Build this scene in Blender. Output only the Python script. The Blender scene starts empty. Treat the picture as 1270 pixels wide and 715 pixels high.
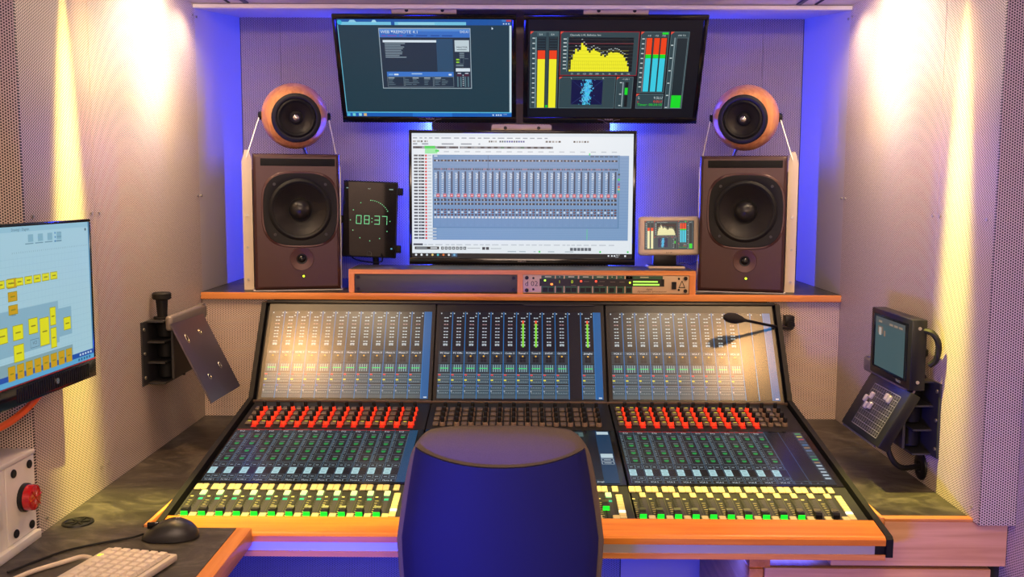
import bpy, bmesh, math, random
from mathutils import Vector, Matrix
random.seed(7)
scene = bpy.context.scene
col = scene.collection
PI = math.pi

# ------------------------------------------------------------ camera
CAM_F, CAM_P, CAM_Y, CAM_R = 1208.0, 0.1018, 0.0072, 0.0044
def camera():
    p, yaw, roll = CAM_P, CAM_Y, CAM_R
    f = Vector((-math.sin(yaw)*math.cos(p), math.cos(yaw)*math.cos(p), -math.sin(p)))
    r = Vector((math.cos(yaw), math.sin(yaw), 0))
    u = r.cross(f)
    r2 = r*math.cos(roll) + u*math.sin(roll)
    u2 = u*math.cos(roll) - r*math.sin(roll)
    cd = bpy.data.cameras.new('camera'); cam = bpy.data.objects.new('camera', cd); col.objects.link(cam)
    cd.sensor_fit = 'HORIZONTAL'; cd.sensor_width = 36; cd.lens = CAM_F/1270*36
    cd.clip_start = .05; cd.clip_end = 50
    m = Matrix((r2, u2, -f)).transposed().to_4x4(); m.translation = (-.004, 0, 1.444)
    cam.matrix_world = m
    scene.camera = cam
camera()

# ------------------------------------------------------------ world, exposure, lights
w = bpy.data.worlds.new('world'); scene.world = w; w.use_nodes = True
w.node_tree.nodes['Background'].inputs[0].default_value = (.9, .75, .7, 1)
w.node_tree.nodes['Background'].inputs[1].default_value = .02
vs = scene.view_settings
vs.view_transform = 'Standard'; vs.look = 'None'; vs.exposure = 0; vs.gamma = 1; vs.use_curve_mapping = False

def orient(o, loc, direction, up=(0, 0, 1)):
    d = Vector(direction).normalized()
    o.location = loc
    o.rotation_euler = d.to_track_quat('-Z', 'Y').to_euler()
def area(name, loc, direction, sx, sy, power, color, spread=180):
    l = bpy.data.lights.new(name, 'AREA'); l.shape = 'RECTANGLE'; l.size = sx; l.size_y = sy
    l.energy = power; l.color = color; l.spread = math.radians(spread)
    o = bpy.data.objects.new(name, l); col.objects.link(o); orient(o, loc, direction); return o
def spot(name, loc, target, power, color, angle, blend=.3, radius=.02):
    l = bpy.data.lights.new(name, 'SPOT'); l.energy = power; l.color = color
    l.spot_size = math.radians(angle); l.spot_blend = blend; l.shadow_soft_size = radius
    o = bpy.data.objects.new(name, l); col.objects.link(o)
    orient(o, loc, Vector(target)-Vector(loc)); return o
WARM = (1, .66, .40); YEL = (1, .82, .22); BLUE = (.02, .05, 1)
# unseen warm fill lights added to the room (behind / above the camera)
area('ceiling_fill', (0, .55, 1.975), (0, .25, -1), 1.3, .6, 26, (1, .72, .53))
area('rear_fill', (0, -1.1, 1.95), (0, 1, -.45), 1.6, .3, 50, (1, .71, .53))
spot('rear_wall_fill', (-.72, -.95, 1.95), (-.75, -1.6, 1.1), 45, (1, .72, .50), 90, .5, .05)  # added so the tablet has a bright rear wall to reflect
def beam(name, loc, target, power, color, wide, narrow, blend):
    l = bpy.data.lights.new(name, 'SPOT'); l.energy = power; l.color = color
    l.spot_size = math.radians(2*wide); l.spot_blend = blend; l.shadow_soft_size = .006
    o = bpy.data.objects.new(name, l); col.objects.link(o)
    z = (Vector(loc)-Vector(target)).normalized(); x = Vector((0, 1, 0)); x = (x-z*x.dot(z)).normalized(); y = z.cross(x)
    m = Matrix((x, y, z)).transposed().to_4x4() @ Matrix.Diagonal((math.tan(math.radians(narrow))/math.tan(math.radians(wide)), 1, 1, 1))
    m.translation = loc; o.matrix_world = m
for s in (-1, 1):
    # linear corner light that burns out the top of the wall
    area('corner_wall_light', (s*.925, 2.60, 1.976), (s*1, .1, -.55), .04, .62, 7, (1, .76, .48))
    area('corner_wash_fill', (s*.74, 2.40, 1.976), (s*.6, 0, -1), .10, .70, 5.5, (1, .76, .48))  # added fill, spreads the warm corner glow over the wall
    spot('corner_downlight', (s*.88, 2.82, 1.972), (s*.955, 2.75, 1.0), 5, (1, .74, .46), 150, .8, .03)
    # slotted yellow beam that washes down the wall
    beam('wall_beam', (s*.57, 2.10 if s < 0 else 2.185, 1.982), (s*.97, 2.085 if s < 0 else 2.17, .73), 205, (1, .86, .15), 58, 8.5, 1.0)
    # downlight over the console
    spot('console_downlight', (s*.90, 2.16, 1.97), (s*.58, 2.40, .85), 40, (1, .54, .20), 85, .6, .06)
    spot('console_front_light', (s*.50, 1.78, 1.97), (s*.50, 2.06, .75), 18, (1, .72, .24), 62, .7, .04)
    # blue LED strips up the sides of the monitor column
    area('blue_column_strip', (s*.306, 3.414, 1.58), (s, -.10, 0), .02, .80, 12, BLUE)
# blue strip under the console and the blue strips under the bench behind the camera
area('blue_kneewell_strip', (0, 2.1, .66), (0, .55, -.8), 1.3, .03, 9, BLUE)
area('blue_bench_strip', (-.62, .45, .42), (.5, 1, .25), .5, .10, 15, (.02, .03, 1), 110)

# ------------------------------------------------------------ helpers: materials
def S(*c):
    if len(c) == 1:
        h = c[0]; c = (int(h[0:2], 16), int(h[2:4], 16), int(h[4:6], 16))
    return tuple(((x/255)/12.92 if x/255 <= .04045 else ((x/255+.055)/1.055)**2.4) for x in c)
class NT:
    def __init__(s, name):
        s.m = bpy.data.materials.new(name); s.m.use_nodes = True
        s.t = s.m.node_tree; s.b = s.t.nodes['Principled BSDF']
    def n(s, typ, **kw):
        x = s.t.nodes.new(typ)
        for k, v in kw.items(): setattr(x, k, v)
        return x
    def l(s, a, b): s.t.links.new(a, b)
    def math(s, op, a, b=None, c=None):
        x = s.n('ShaderNodeMath', operation=op)
        for i, v in enumerate((a, b, c)):
            if v is None: continue
            if isinstance(v, (int, float)): x.inputs[i].default_value = v
            else: s.l(v, x.inputs[i])
        return x.outputs[0]
    def mix(s, fac, a, b):
        x = s.n('ShaderNodeMix', data_type='RGBA')
        if isinstance(fac, (int, float)): x.inputs[0].default_value = fac
        else: s.l(fac, x.inputs[0])
        for i, v in ((6, a), (7, b)):
            if isinstance(v, tuple): x.inputs[i].default_value = (*v[:3], 1)
            else: s.l(v, x.inputs[i])
        return x.outputs[2]
    def set(s, color=None, rough=.5, metal=0, spec=.5, emit=None, es=0, coat=0):
        i = s.b.inputs
        if color is not None:
            if isinstance(color, tuple): i['Base Color'].default_value = (*color[:3], 1)
            else: s.l(color, i['Base Color'])
        i['Roughness'].default_value = rough; i['Metallic'].default_value = metal
        i['Specular IOR Level'].default_value = spec; i['Coat Weight'].default_value = coat
        if emit is not None:
            if isinstance(emit, tuple): i['Emission Color'].default_value = (*emit[:3], 1)
            else: s.l(emit, i['Emission Color'])
            i['Emission Strength'].default_value = es
        return s.m
def plain(name, c, rough=.5, metal=0, spec=.5, emit=None, es=0, coat=0, grain=0, gscale=300):
    t = NT(name)
    color = c
    if grain:
        tc = t.n('ShaderNodeTexCoord'); nz = t.n('ShaderNodeTexNoise')
        nz.inputs['Scale'].default_value = gscale; nz.inputs['Detail'].default_value = 3
        t.l(tc.outputs['Object'], nz.inputs['Vector'])
        color = t.mix(nz.outputs['Fac'], tuple(x*(1-grain) for x in c), tuple(min(1, x*(1+grain)) for x in c))
        bp = t.n('ShaderNodeBump'); bp.inputs['Strength'].default_value = .25; bp.inputs['Distance'].default_value = .001
        t.l(nz.outputs['Fac'], bp.inputs['Height']); t.l(bp.outputs[0], t.b.inputs['Normal'])
    return t.set(color, rough, metal, spec, emit, es, coat)
def perforated(name, axis, base, hole=(.03, .02, .018), px=.010, r=.0015, rough=.45):
    py = px/math.sqrt(3)
    t = NT(name)
    tc = t.n('ShaderNodeTexCoord'); sx = t.n('ShaderNodeSeparateXYZ'); t.l(tc.outputs['Object'], sx.inputs[0])
    u = sx.outputs[0 if axis == 'x' else 1]; v = sx.outputs[2]
    a = t.math('DIVIDE', u, px); b = t.math('DIVIDE', v, py)
    def dist(off):
        fa = t.math('MULTIPLY', t.math('SUBTRACT', t.math('FRACT', t.math('ADD', a, 100+off)), .5), px)
        fb = t.math('MULTIPLY', t.math('SUBTRACT', t.math('FRACT', t.math('ADD', b, 100+off)), .5), py)
        return t.math('SQRT', t.math('ADD', t.math('MULTIPLY', fa, fa), t.math('MULTIPLY', fb, fb)))
    d = t.math('MINIMUM', dist(0), dist(.5))
    k = t.math('LESS_THAN', d, r)
    nz = t.n('ShaderNodeTexNoise'); nz.inputs['Scale'].default_value = 3; t.l(tc.outputs['Object'], nz.inputs['Vector'])
    bc = t.mix(nz.outputs['Fac'], tuple(x*.95 for x in base), tuple(min(1, x*1.05) for x in base))
    c = t.mix(k, bc, hole)
    return t.set(c, rough, .0, .35)
def wood(name, a, b, axis=0, rough=.42):
    t = NT(name)
    tc = t.n('ShaderNodeTexCoord'); mp = t.n('ShaderNodeMapping')
    sc = [60, 60, 60]; sc[axis] = 3; mp.inputs['Scale'].default_value = sc
    t.l(tc.outputs['Object'], mp.inputs[0])
    nz = t.n('ShaderNodeTexNoise'); nz.inputs['Scale'].default_value = 1.2; nz.inputs['Detail'].default_value = 5; nz.inputs['Distortion'].default_value = .6
    t.l(mp.outputs[0], nz.inputs['Vector'])
    rp = t.n('ShaderNodeValToRGB'); rp.color_ramp.elements[0].position = .35; rp.color_ramp.elements[1].position = .68
    rp.color_ramp.elements[0].color = (*a, 1); rp.color_ramp.elements[1].color = (*b, 1)
    t.l(nz.outputs['Fac'], rp.inputs[0])
    bp = t.n('ShaderNodeBump'); bp.inputs['Strength'].default_value = .1; bp.inputs['Distance'].default_value = .0005
    t.l(nz.outputs['Fac'], bp.inputs['Height']); t.l(bp.outputs[0], t.b.inputs['Normal'])
    return t.set(rp.outputs[0], rough, 0, .4)
def slate(name):
    t = NT(name)
    tc = t.n('ShaderNodeTexCoord'); mp = t.n('ShaderNodeMapping'); mp.inputs['Scale'].default_value = (5, 8, 5); mp.inputs['Rotation'].default_value = (0, 0, .5)
    t.l(tc.outputs['Object'], mp.inputs[0])
    n1 = t.n('ShaderNodeTexNoise'); n1.inputs['Scale'].default_value = 1.7; n1.inputs['Detail'].default_value = 9; n1.inputs['Roughness'].default_value = .68; n1.inputs['Distortion'].default_value = 1.6
    t.l(mp.outputs[0], n1.inputs['Vector'])
    rp = t.n('ShaderNodeValToRGB'); e = rp.color_ramp.elements
    e[0].position = .3; e[0].color = (.014, .012, .010, 1); e[1].position = .74; e[1].color = (.135, .118, .098, 1)
    m = e.new(.5); m.color = (.042, .036, .031, 1)
    t.l(n1.outputs['Fac'], rp.inputs[0])
    bp = t.n('ShaderNodeBump'); bp.inputs['Strength'].default_value = .35; bp.inputs['Distance'].default_value = .002
    t.l(n1.outputs['Fac'], bp.inputs['Height']); t.l(bp.outputs[0], t.b.inputs['Normal'])
    return t.set(rp.outputs[0], .42, 0, .4)
def screen_mat(name, strength, rough, spec=.5, coat=0):
    t = NT(name)
    a = t.n('ShaderNodeAttribute', attribute_name='Col')
    m = t.set((.004, .004, .005), rough, 0, spec, a.outputs['Color'], strength, coat)
    return m

PERF_X = perforated('perforated_metal_front', 'x', S(212, 194, 182), r=.0018)
PERF_Y = perforated('perforated_metal_side', 'y', S(212, 194, 182), r=.0018)
PERF_BLUE = perforated('perforated_metal_kneewell', 'x', S(150, 150, 158), r=.0016)
SMOOTH = plain('painted_panel', S(176, 168, 170), .5)
ALU = plain('anodised_aluminium', S(205, 200, 198), .35, .6)
CREAM = plain('cream_painted_metal', S(215, 196, 172), .45)
DARK = plain('dark_backing', (.02, .018, .017), .8)
CEIL = plain('ceiling_paint', S(200, 188, 182), .6)
FLOORM = plain('floor_rubber', (.05, .05, .055), .7, grain=.3, gscale=80)
WOOD_X = wood('beech_along_x', S(204, 124, 62), S(226, 150, 86), 0)
WOOD_Y = wood('beech_along_y', S(204, 124, 62), S(226, 150, 86), 1)
WOOD_Z = wood('beech_along_z', S(204, 124, 62), S(226, 150, 86), 2)
WOOD_LIT = wood('beech_bluish_lit', S(214, 156, 112), S(232, 178, 134), 0)  # same beech, paled to paint in the bluish light on the cabinet front
WOOD_BALL = wood('turned_beech', S(205, 132, 72), S(232, 168, 104), 2, .35)
SLATE = slate('slate_laminate')
BLACK = plain('black_plastic', (.008, .008, .009), .38, 0, .3)
BLACK_M = plain('black_matt', (.008, .0075, .0075), .6, 0, .25)
BLACK_G = plain('black_gloss', (.006, .006, .007), .12)
GREY_D = plain('dark_grey_metal', (.035, .035, .04), .45, .2)
RUBBER = plain('rubber_surround', (.007, .007, .007), .5, 0, .3)
CONE = plain('woofer_cone', (.014, .012, .011), .45, 0, .35, grain=.3, gscale=400)
MAROON = plain('maroon_cabinet', S(66, 40, 38), .36, .25, .5, grain=.12, gscale=700)
MAROON_G = plain('maroon_horn', S(74, 46, 42), .32, .3)
SILVER = plain('polished_silver', S(220, 214, 210), .18, 1)
SCREW = plain('zinc_screw', S(190, 182, 172), .3, .9)
LED_G = plain('green_led', (.1, .5, .02), .4, emit=(.35, 1, .05), es=3)
LED_Y = plain('yellow_led', (.4, .5, .02), .4, emit=(.75, 1, .03), es=1.6)
LED_R = plain('red_led', (.5, .02, .01), .4, emit=(1, .05, .02), es=3)
RED_LIT = plain('red_lit_ring', (.5, .03, .01), .4, emit=(1, .045, .010), es=.95)
RED_DIM = plain('red_foot_glow', (.3, .01, .005), .35, emit=(.32, .006, .003), es=1)
GREEN_LIT = plain('green_lit_fader', (.02, .4, .03), .35, emit=(.0, .95, .03), es=.95)
GREEN_KEY = plain('green_lit_key', S(205, 225, 170), .45, emit=(.10, .75, .30), es=.55)
WHITE_KEY = plain('white_lit_key', S(235, 230, 220), .45, emit=(.9, .95, 1), es=.6)
KEY = plain('cream_key', S(196, 180, 140), .45)
KNOB_TAN = plain('unlit_ring', S(120, 100, 88), .4)
ENC_KEY = plain('grey_push_key', S(92, 80, 74), .4)
PANEL = plain('console_panel', (.010, .009, .009), .45, 0, .3)
FADER_P = plain('fader_panel', (.016, .016, .015), .45, 0, .35)
CHAIR_F = plain('grey_wool', S(104, 92, 84), .9, 0, .2, grain=.3, gscale=900)
CHAIR_B = plain('chair_back_shell', S(26, 27, 56), .55, 0, .3, grain=.15, gscale=1200)
WHITE_P = plain('white_plastic', S(228, 222, 214), .4)
BEACON = plain('red_lens', (.42, .006, .010), .15, coat=.6, emit=(.5, .0, .0), es=.03)
ORANGE = plain('orange_cable', S(235, 90, 20), .45)
PLATE = plain('violet_steel_plate', S(112, 104, 124), .32, .75)
GLASS_B = plain('tablet_glass', (.006, .006, .006), .04, 0, 1.0, coat=.5)
LAMP = plain('lamp_lens', (.9, .8, .6), .4, emit=(1, .75, .45), es=12)
LAMP_Y = plain('beam_lens', (.9, .8, .3), .4, emit=(1, .8, .2), es=10)
SCR = screen_mat('monitor_image', .86, .30)
SCR_C = screen_mat('console_image', 1.0, .27, .6)
SCR_T = screen_mat('touch_image', .9, .22, .5)
PRINT = NT('flat_print'); _a = PRINT.n('ShaderNodeAttribute', attribute_name='Col'); PRINT = PRINT.set(_a.outputs['Color'], .5)

# ------------------------------------------------------------ helpers: meshes
LOC = {}
def thing(name, label, cat, loc, group=None):
    o = bpy.data.objects.new(name, None); o.empty_display_size = .05; col.objects.link(o); o.location = loc
    o['label'] = label; o['category'] = cat
    if group: o['group'] = group
    LOC[o.name] = Vector(loc); return o
class MB:
    def __init__(s, M=None):
        s.v = []; s.f = []; s.mi = []; s.sm = []; s.M = M or Matrix(); s.cur = 0
    def add(s, vs, fs, smooth=False, M=None):
        b = len(s.v); T = s.M @ M if M else s.M
        s.v += [T @ Vector(v) for v in vs]
        for f in fs:
            s.f.append([b+i for i in f]); s.mi.append(s.cur); s.sm.append(smooth)
        return s
    def box(s, x0, x1, y0, y1, z0, z1, bev=0, seg=2, M=None):
        x0, x1 = min(x0, x1), max(x0, x1); y0, y1 = min(y0, y1), max(y0, y1); z0, z1 = min(z0, z1), max(z0, z1)
        vs = [(x, y, z) for x in (x0, x1) for y in (y0, y1) for z in (z0, z1)]
        fs = [(0, 1, 3, 2), (4, 6, 7, 5), (0, 4, 5, 1), (2, 3, 7, 6), (0, 2, 6, 4), (1, 5, 7, 3)]
        if bev <= 0: return s.add(vs, fs, M=M)
        bm = bmesh.new(); bv = [bm.verts.new(v) for v in vs]
        for f in fs: bm.faces.new([bv[i] for i in f])
        bmesh.ops.bevel(bm, geom=bm.edges[:], offset=bev, segments=seg, affect='EDGES', profile=.5)
        bm.verts.index_update()
        s.add([v.co[:] for v in bm.verts], [[v.index for v in f.verts] for f in bm.faces], seg > 1, M); bm.free(); return s
    def lathe(s, prof, n=24, M=None, smooth=True, cap=False):
        # profile (radius, height) revolved about local z
        vs = []; fs = []
        for r, h in prof:
            vs += [(r*math.cos(2*PI*i/n), r*math.sin(2*PI*i/n), h) for i in range(n)]
        for k in range(len(prof)-1):
            for i in range(n):
                j = (i+1) % n; fs.append((k*n+i, k*n+j, (k+1)*n+j, (k+1)*n+i))
        if cap and prof[0][0] > 1e-6: fs.append(tuple(range(n))[::-1])
        if cap and prof[-1][0] > 1e-6: fs.append(tuple((len(prof)-1)*n+i for i in range(n)))
        return s.add(vs, fs, smooth, M)
    def cyl(s, p0, p1, r0, r1=None, n=16, bev=0):
        p0 = Vector(p0); p1 = Vector(p1); d = p1-p0; L = d.length; r1 = r0 if r1 is None else r1
        M = Matrix.Translation(p0) @ d.to_track_quat('Z', 'Y').to_matrix().to_4x4()
        pr = [(r0, 0), (r1, L)] if not bev else [(r0-bev, 0), (r0, bev), (r1, L-bev), (r1-bev, L)]
        vs = []; fs = []
        return s.lathe(pr, n, M, n > 8, True)
    def tube(s, pts, r, n=8, sub=6):
        P = [Vector(p) for p in pts]
        if sub > 1 and len(P) > 2:
            Q = []
            for i in range(len(P)-1):
                a = P[max(i-1, 0)]; b = P[i]; c = P[i+1]; d = P[min(i+2, len(P)-1)]
                for k in range(sub):
                    t = k/sub
                    Q.append(.5*((2*b)+(c-a)*t+(2*a-5*b+4*c-d)*t*t+(3*b-a-3*c+d)*t**3))
            P = Q+[P[-1]]
        vs = []; fs = []; up = Vector((.13, .2, .97))
        for i, p in enumerate(P):
            t = (P[min(i+1, len(P)-1)]-P[max(i-1, 0)]).normalized()
            a = t.cross(up).normalized(); b = t.cross(a)
            rr = r if not callable(r) else r(i/(len(P)-1))
            vs += [tuple(p+rr*(math.cos(2*PI*k/n)*a+math.sin(2*PI*k/n)*b)) for k in range(n)]
        for i in range(len(P)-1):
            for k in range(n):
                j = (k+1) % n; fs.append((i*n+k, i*n+j, (i+1)*n+j, (i+1)*n+k))
        fs.append(tuple(range(n))[::-1]); fs.append(tuple((len(P)-1)*n+k for k in range(n)))
        return s.add(vs, fs, True)
    def prism(s, poly, axis, a, b):
        # poly in the two other axes (order x,y,z without axis), extruded along axis from a to b
        def mk(p, h):
            q = list(p); q.insert(axis, h); return tuple(q)
        n = len(poly); vs = [mk(p, a) for p in poly]+[mk(p, b) for p in poly]
        fs = [tuple(range(n)), tuple(range(n, 2*n))[::-1]]+[(i, (i+1) % n, n+(i+1) % n, n+i) for i in range(n)]
        return s.add(vs, fs)
    def mesh(s, name, mats, origin=None):
        me = bpy.data.meshes.new(name); o = origin or Vector((0, 0, 0))
        me.from_pydata([tuple(v-o) for v in s.v], [], s.f)
        for m in (mats if isinstance(mats, (list, tuple)) else [mats]): me.materials.append(m)
        me.polygons.foreach_set('material_index', s.mi); me.polygons.foreach_set('use_smooth', s.sm)
        bm = bmesh.new(); bm.from_mesh(me); bmesh.ops.recalc_face_normals(bm, faces=bm.faces[:]); bm.to_mesh(me); bm.free()
        if any(s.sm):
            try: me.set_sharp_from_angle(angle=math.radians(40))
            except Exception: pass
        me.update(); return me
    def build(s, name, mats, parent=None, label=None):
        org = LOC[parent.name] if parent else Vector((0, 0, 0))
        me = s.mesh(name, mats, org)
        o = bpy.data.objects.new(name, me); col.objects.link(o)
        if parent: o.parent = parent
        LOC[o.name] = org
        if label: o['label'] = label
        return o
def top(o, label, cat, group=None):
    o['label'] = label; o['category'] = cat
    if group: o['group'] = group
    return o
def struct(o): o['kind'] = 'structure'; return o
def inst(name, me, parent, Mw):
    o = bpy.data.objects.new(name, me); col.objects.link(o); o.parent = parent
    o.matrix_basis = Matrix.Translation(-LOC[parent.name]) @ Mw
    return o
def frame(origin, X, Yv):
    X = Vector(X).normalized(); Yv = Vector(Yv).normalized(); Z = X.cross(Yv)
    m = Matrix((X, Yv, Z)).transposed().to_4x4(); m.translation = origin; return m

# flat images on screens and flat print: coloured cells in one mesh with a colour attribute
_TX = {}
def text_geo(t):
    if t not in _TX:
        c = bpy.data.curves.new('t', 'FONT'); c.body = t; c.resolution_u = 2; c.size = 1
        o = bpy.data.objects.new('t', c); me = bpy.data.meshes.new_from_object(o)
        v = [tuple(x.co) for x in me.vertices]; f = [tuple(p.vertices) for p in me.polygons]
        bpy.data.objects.remove(o); bpy.data.curves.remove(c); bpy.data.meshes.remove(me)
        xs = [p[0] for p in v] or [0]
        _TX[t] = (v, f, min(xs), max(xs))
    return _TX[t]
class Canvas:
    # W,H: units used for drawing; w,h: size in metres; origin top left, v downwards
    def __init__(s, M, w, h, W=1.0, H=1.0, dz=.00012):
        s.M = M; s.sx = w/W; s.sy = h/H; s.v = []; s.f = []; s.c = []; s.dz = dz
    def poly(s, pts, c, layer=1):
        b = len(s.v)
        s.v += [s.M @ Vector((x*s.sx, -y*s.sy, layer*s.dz)) for x, y in pts]
        s.f.append(list(range(b, b+len(pts)))[::-1]); s.c.append(c)
    def rect(s, x0, y0, x1, y1, c, layer=1): s.poly([(x0, y0), (x1, y0), (x1, y1), (x0, y1)], c, layer)
    def outline(s, x0, y0, x1, y1, t, c, layer=2, ty=None):
        ty = ty or t*s.sx/s.sy
        s.rect(x0, y0, x1, y0+ty, c, layer); s.rect(x0, y1-ty, x1, y1, c, layer)
        s.rect(x0, y0, x0+t, y1, c, layer); s.rect(x1-t, y0, x1, y1, c, layer)
    def disc(s, x, y, r, c, layer=2, n=10):
        s.poly([(x+r*math.cos(2*PI*i/n), y+r*s.sx/s.sy*math.sin(2*PI*i/n)) for i in range(n)], c, layer)
    def text(s, t, x, y, h, c, layer=3, align='l', width=None):
        # h: cap height in v units; baseline at y; width: force width in u units
        v, f, a, bb = text_geo(t)
        k = h/.7; ky = k; kx = k*s.sy/s.sx
        if width: kx = width/max(1e-6, bb-a)
        off = {'l': -a*kx, 'c': -(a+bb)/2*kx, 'r': -bb*kx}[align]
        b = len(s.v)
        s.v += [s.M @ Vector(((x+off+p[0]*kx)*s.sx, -(y-p[1]*ky)*s.sy, layer*s.dz)) for p in v]
        for q in f: s.f.append([b+i for i in q]); s.c.append(c)
    def build(s, name, mat, parent):
        org = LOC[parent.name]; me = bpy.data.meshes.new(name)
        me.from_pydata([tuple(v-org) for v in s.v], [], s.f); me.materials.append(mat)
        at = me.color_attributes.new('Col', 'FLOAT_COLOR', 'CORNER')
        vals = []
        for f, c in zip(s.f, s.c): vals += [c[0], c[1], c[2], 1.0]*len(f)
        at.data.foreach_set('color', vals); me.update()
        o = bpy.data.objects.new(name, me); col.objects.link(o); o.parent = parent; LOC[o.name] = org
        return o

# ------------------------------------------------------------ the room
WX, WN = .97, 1.06          # side walls far and near
YC, YB = 2.95, 3.43         # alcove front and back
ZC, ZD, ZS = 1.985, .745, 1.128
struct(MB().box(-1.3, 1.3, -1.6, 3.6, -.05, 0).build('floor', FLOORM))
struct(MB().box(-1.3, 1.3, -1.6, YC, ZC, ZC+.05).build('ceiling', CEIL))
struct(MB().box(-1.3, 1.3, -1.7, -1.6, 0, ZC).build('wall_rear', SMOOTH))
def panel(o, name, x0, x1, y0, y1, z0, z1, m): return MB().box(x0, x1, y0, y1, z0, z1).build(name, m, o)
for s, nm, ys, yn in ((-1, 'wall_left', 2.215, 1.900), (1, 'wall_right', 2.285, 2.008)):
    zb = .742 if s > 0 else 0
    WN = 1.06 if s < 0 else 1.046
    bk = MB().box(s*(WX+.006), s*(WN+.25), yn+.02 if s < 0 else 2.06, 3.6, 0, 2.1)
    if s > 0: struct(MB().box(WX+.006, WN+.25, yn+.02, 2.059, zb, 2.1).build(nm, DARK))
    wl = struct(bk.build(nm, DARK))
    wn = struct(MB().box(s*(WN+.006), s*(WN+.25), -1.6, yn+.019, 0, 2.1).build(nm, DARK))
    panel(wl, 'perforated_panel', s*WX, s*(WX+.005), ys+.0015, YC-.001, ZD if s < 0 else ZD-.02, ZC, PERF_Y)
    panel(wl, 'perforated_panel', s*WX, s*(WX+.005), yn, ys-.0015, ZD if s < 0 else zb, ZC, PERF_Y)
    panel(wl, 'perforated_panel', s*WX, s*(WN+.03), yn-.006, yn-.001, zb, ZC, PERF_X)
    if s > 0: panel(wn, 'perforated_panel', WN, WN+.005, yn-.007, 2.059, 0, zb-.001, PERF_Y)
    panel(wn, 'perforated_panel', s*WN, s*(WN+.005), .5, yn-.008, 0, ZC, PERF_Y)
    panel(wn, 'perforated_panel', s*WN, s*(WN+.005), -1.6, .497, 0, ZC, PERF_Y)
    panel(wl, 'alcove_panel', s*(WX+.002), s*(WX+.006), YC+.001, YB, ZS, 2.05, SMOOTH)
    sm = MB()
    for y, zs in ((YC-.02, (1.12, 1.42, 1.95)), (YC+.016, (1.42, 1.95)), (ys+.02, (1.385, .80)), (ys-.02, (1.385, .80)), (yn+.03, (1.385, .77))):
        for z in zs: sm.cyl((s*(WX+.002), y, z), (s*(WX-.003), y, z), .0035, n=8)
    sm.build('panel_screw', SCREW, wl)['kind'] = 'stuff'
wb = struct(MB().box(-1.3, 1.3, YB+.006, 3.6, 0, 2.1).build('wall_back', DARK))
for a, b in ((-WX, -.8335), (-.8325, -.302), (-.30, .30), (.302, .8325), (.8335, WX)):
    panel(wb, 'perforated_panel', a, b, YB, YB+.005, ZS-.02, 2.06, PERF_X)
wb2 = struct(MB().box(-WX-.005, WX+.005, YC+.0005, YC+.01, .7, 1.105).build('wall_back', DARK))
panel(wb2, 'perforated_panel', -WX, -.752, YC-.005, YC, .74, 1.108, PERF_X)
panel(wb2, 'perforated_panel', .752, WX, YC-.005, YC, .74, 1.108, PERF_X)
wb3 = struct(MB().box(-.97, .97, 2.807, 2.82, 0, .689).build('wall_back', DARK))
panel(wb3, 'perforated_panel', -.97, .30, 2.80, 2.806, 0, .689, PERF_BLUE)
panel(wb3, 'plain_panel', .303, .97, 2.80, 2.806, 0, .689, SMOOTH)
# monitor column: perforated box standing out of the back wall
cb = struct(MB().box(-.298, .298, 3.352, YB-.001, 1.13, 2.04).build('trim_1', DARK))
panel(cb, 'perforated_panel', -.302, .302, 3.345, 3.351, 1.13, 2.04, PERF_X)
# alcove ceiling and the white lip along its front
MBx = MB().prism([(YC, 1.985), (YC, 1.972), (YB, 2.028), (3.6, 2.028), (3.6, 2.1), (YC, 2.1)], 0, -1.3, 1.3)
struct(MBx.build('trim_2', CEIL))
t3 = MB().box(-.985, .985, YC-.016, YC-.001, 1.971, 1.983, .002)
struct(t3.build('trim_3', WHITE_P))
# behind the camera: dark door added to the rear wall to shape the tablet's reflection
dr = struct(MB().box(-.52, .40, -1.599, -1.575, 0, 1.92, .004).build('reflection_door', GREY_D))
MB().cyl((-.44, -1.575, 1.0), (-.44, -1.545, 1.0), .010, n=12).cyl((-.44, -1.545, 1.0), (-.33, -1.545, 1.0), .008, n=12).build('door_handle', ALU, dr)
# ceiling slots near the corners

# ------------------------------------------------------------ ceiling lamps
for s, side in ((-1, 'left'), (1, 'right')):
    t = thing('light_slot', 'narrow dark ceiling slot beside the blown out %s corner lamp' % side, 'lamp', (s*.80, 2.6, ZC-.004))
    MB().box(s*.862, s*.855, 1.6, YC-.03, ZC-.003, ZC-.0005).build('edge_rail', BLACK_M, t)
    MB().box(s*.815, s*.801, 1.6, YC-.03, ZC-.004, ZC-.0005).build('slot_channel', GREY_D, t)

# ------------------------------------------------------------ shelf
t = thing('speaker_shelf', 'long dark shelf with orange beech front edge across the alcove', 'shelf', (0, YC, ZS))
MB().box(-WX+.001, WX-.001, YC-.012, YB-.001, ZS-.018, ZS).build('shelf_top', SLATE, t)
MB().box(-WX+.001, WX-.001, YC-.022, YC-.0125, ZS-.020, ZS+.0005, .0015).build('front_edge', WOOD_X, t)

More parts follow.
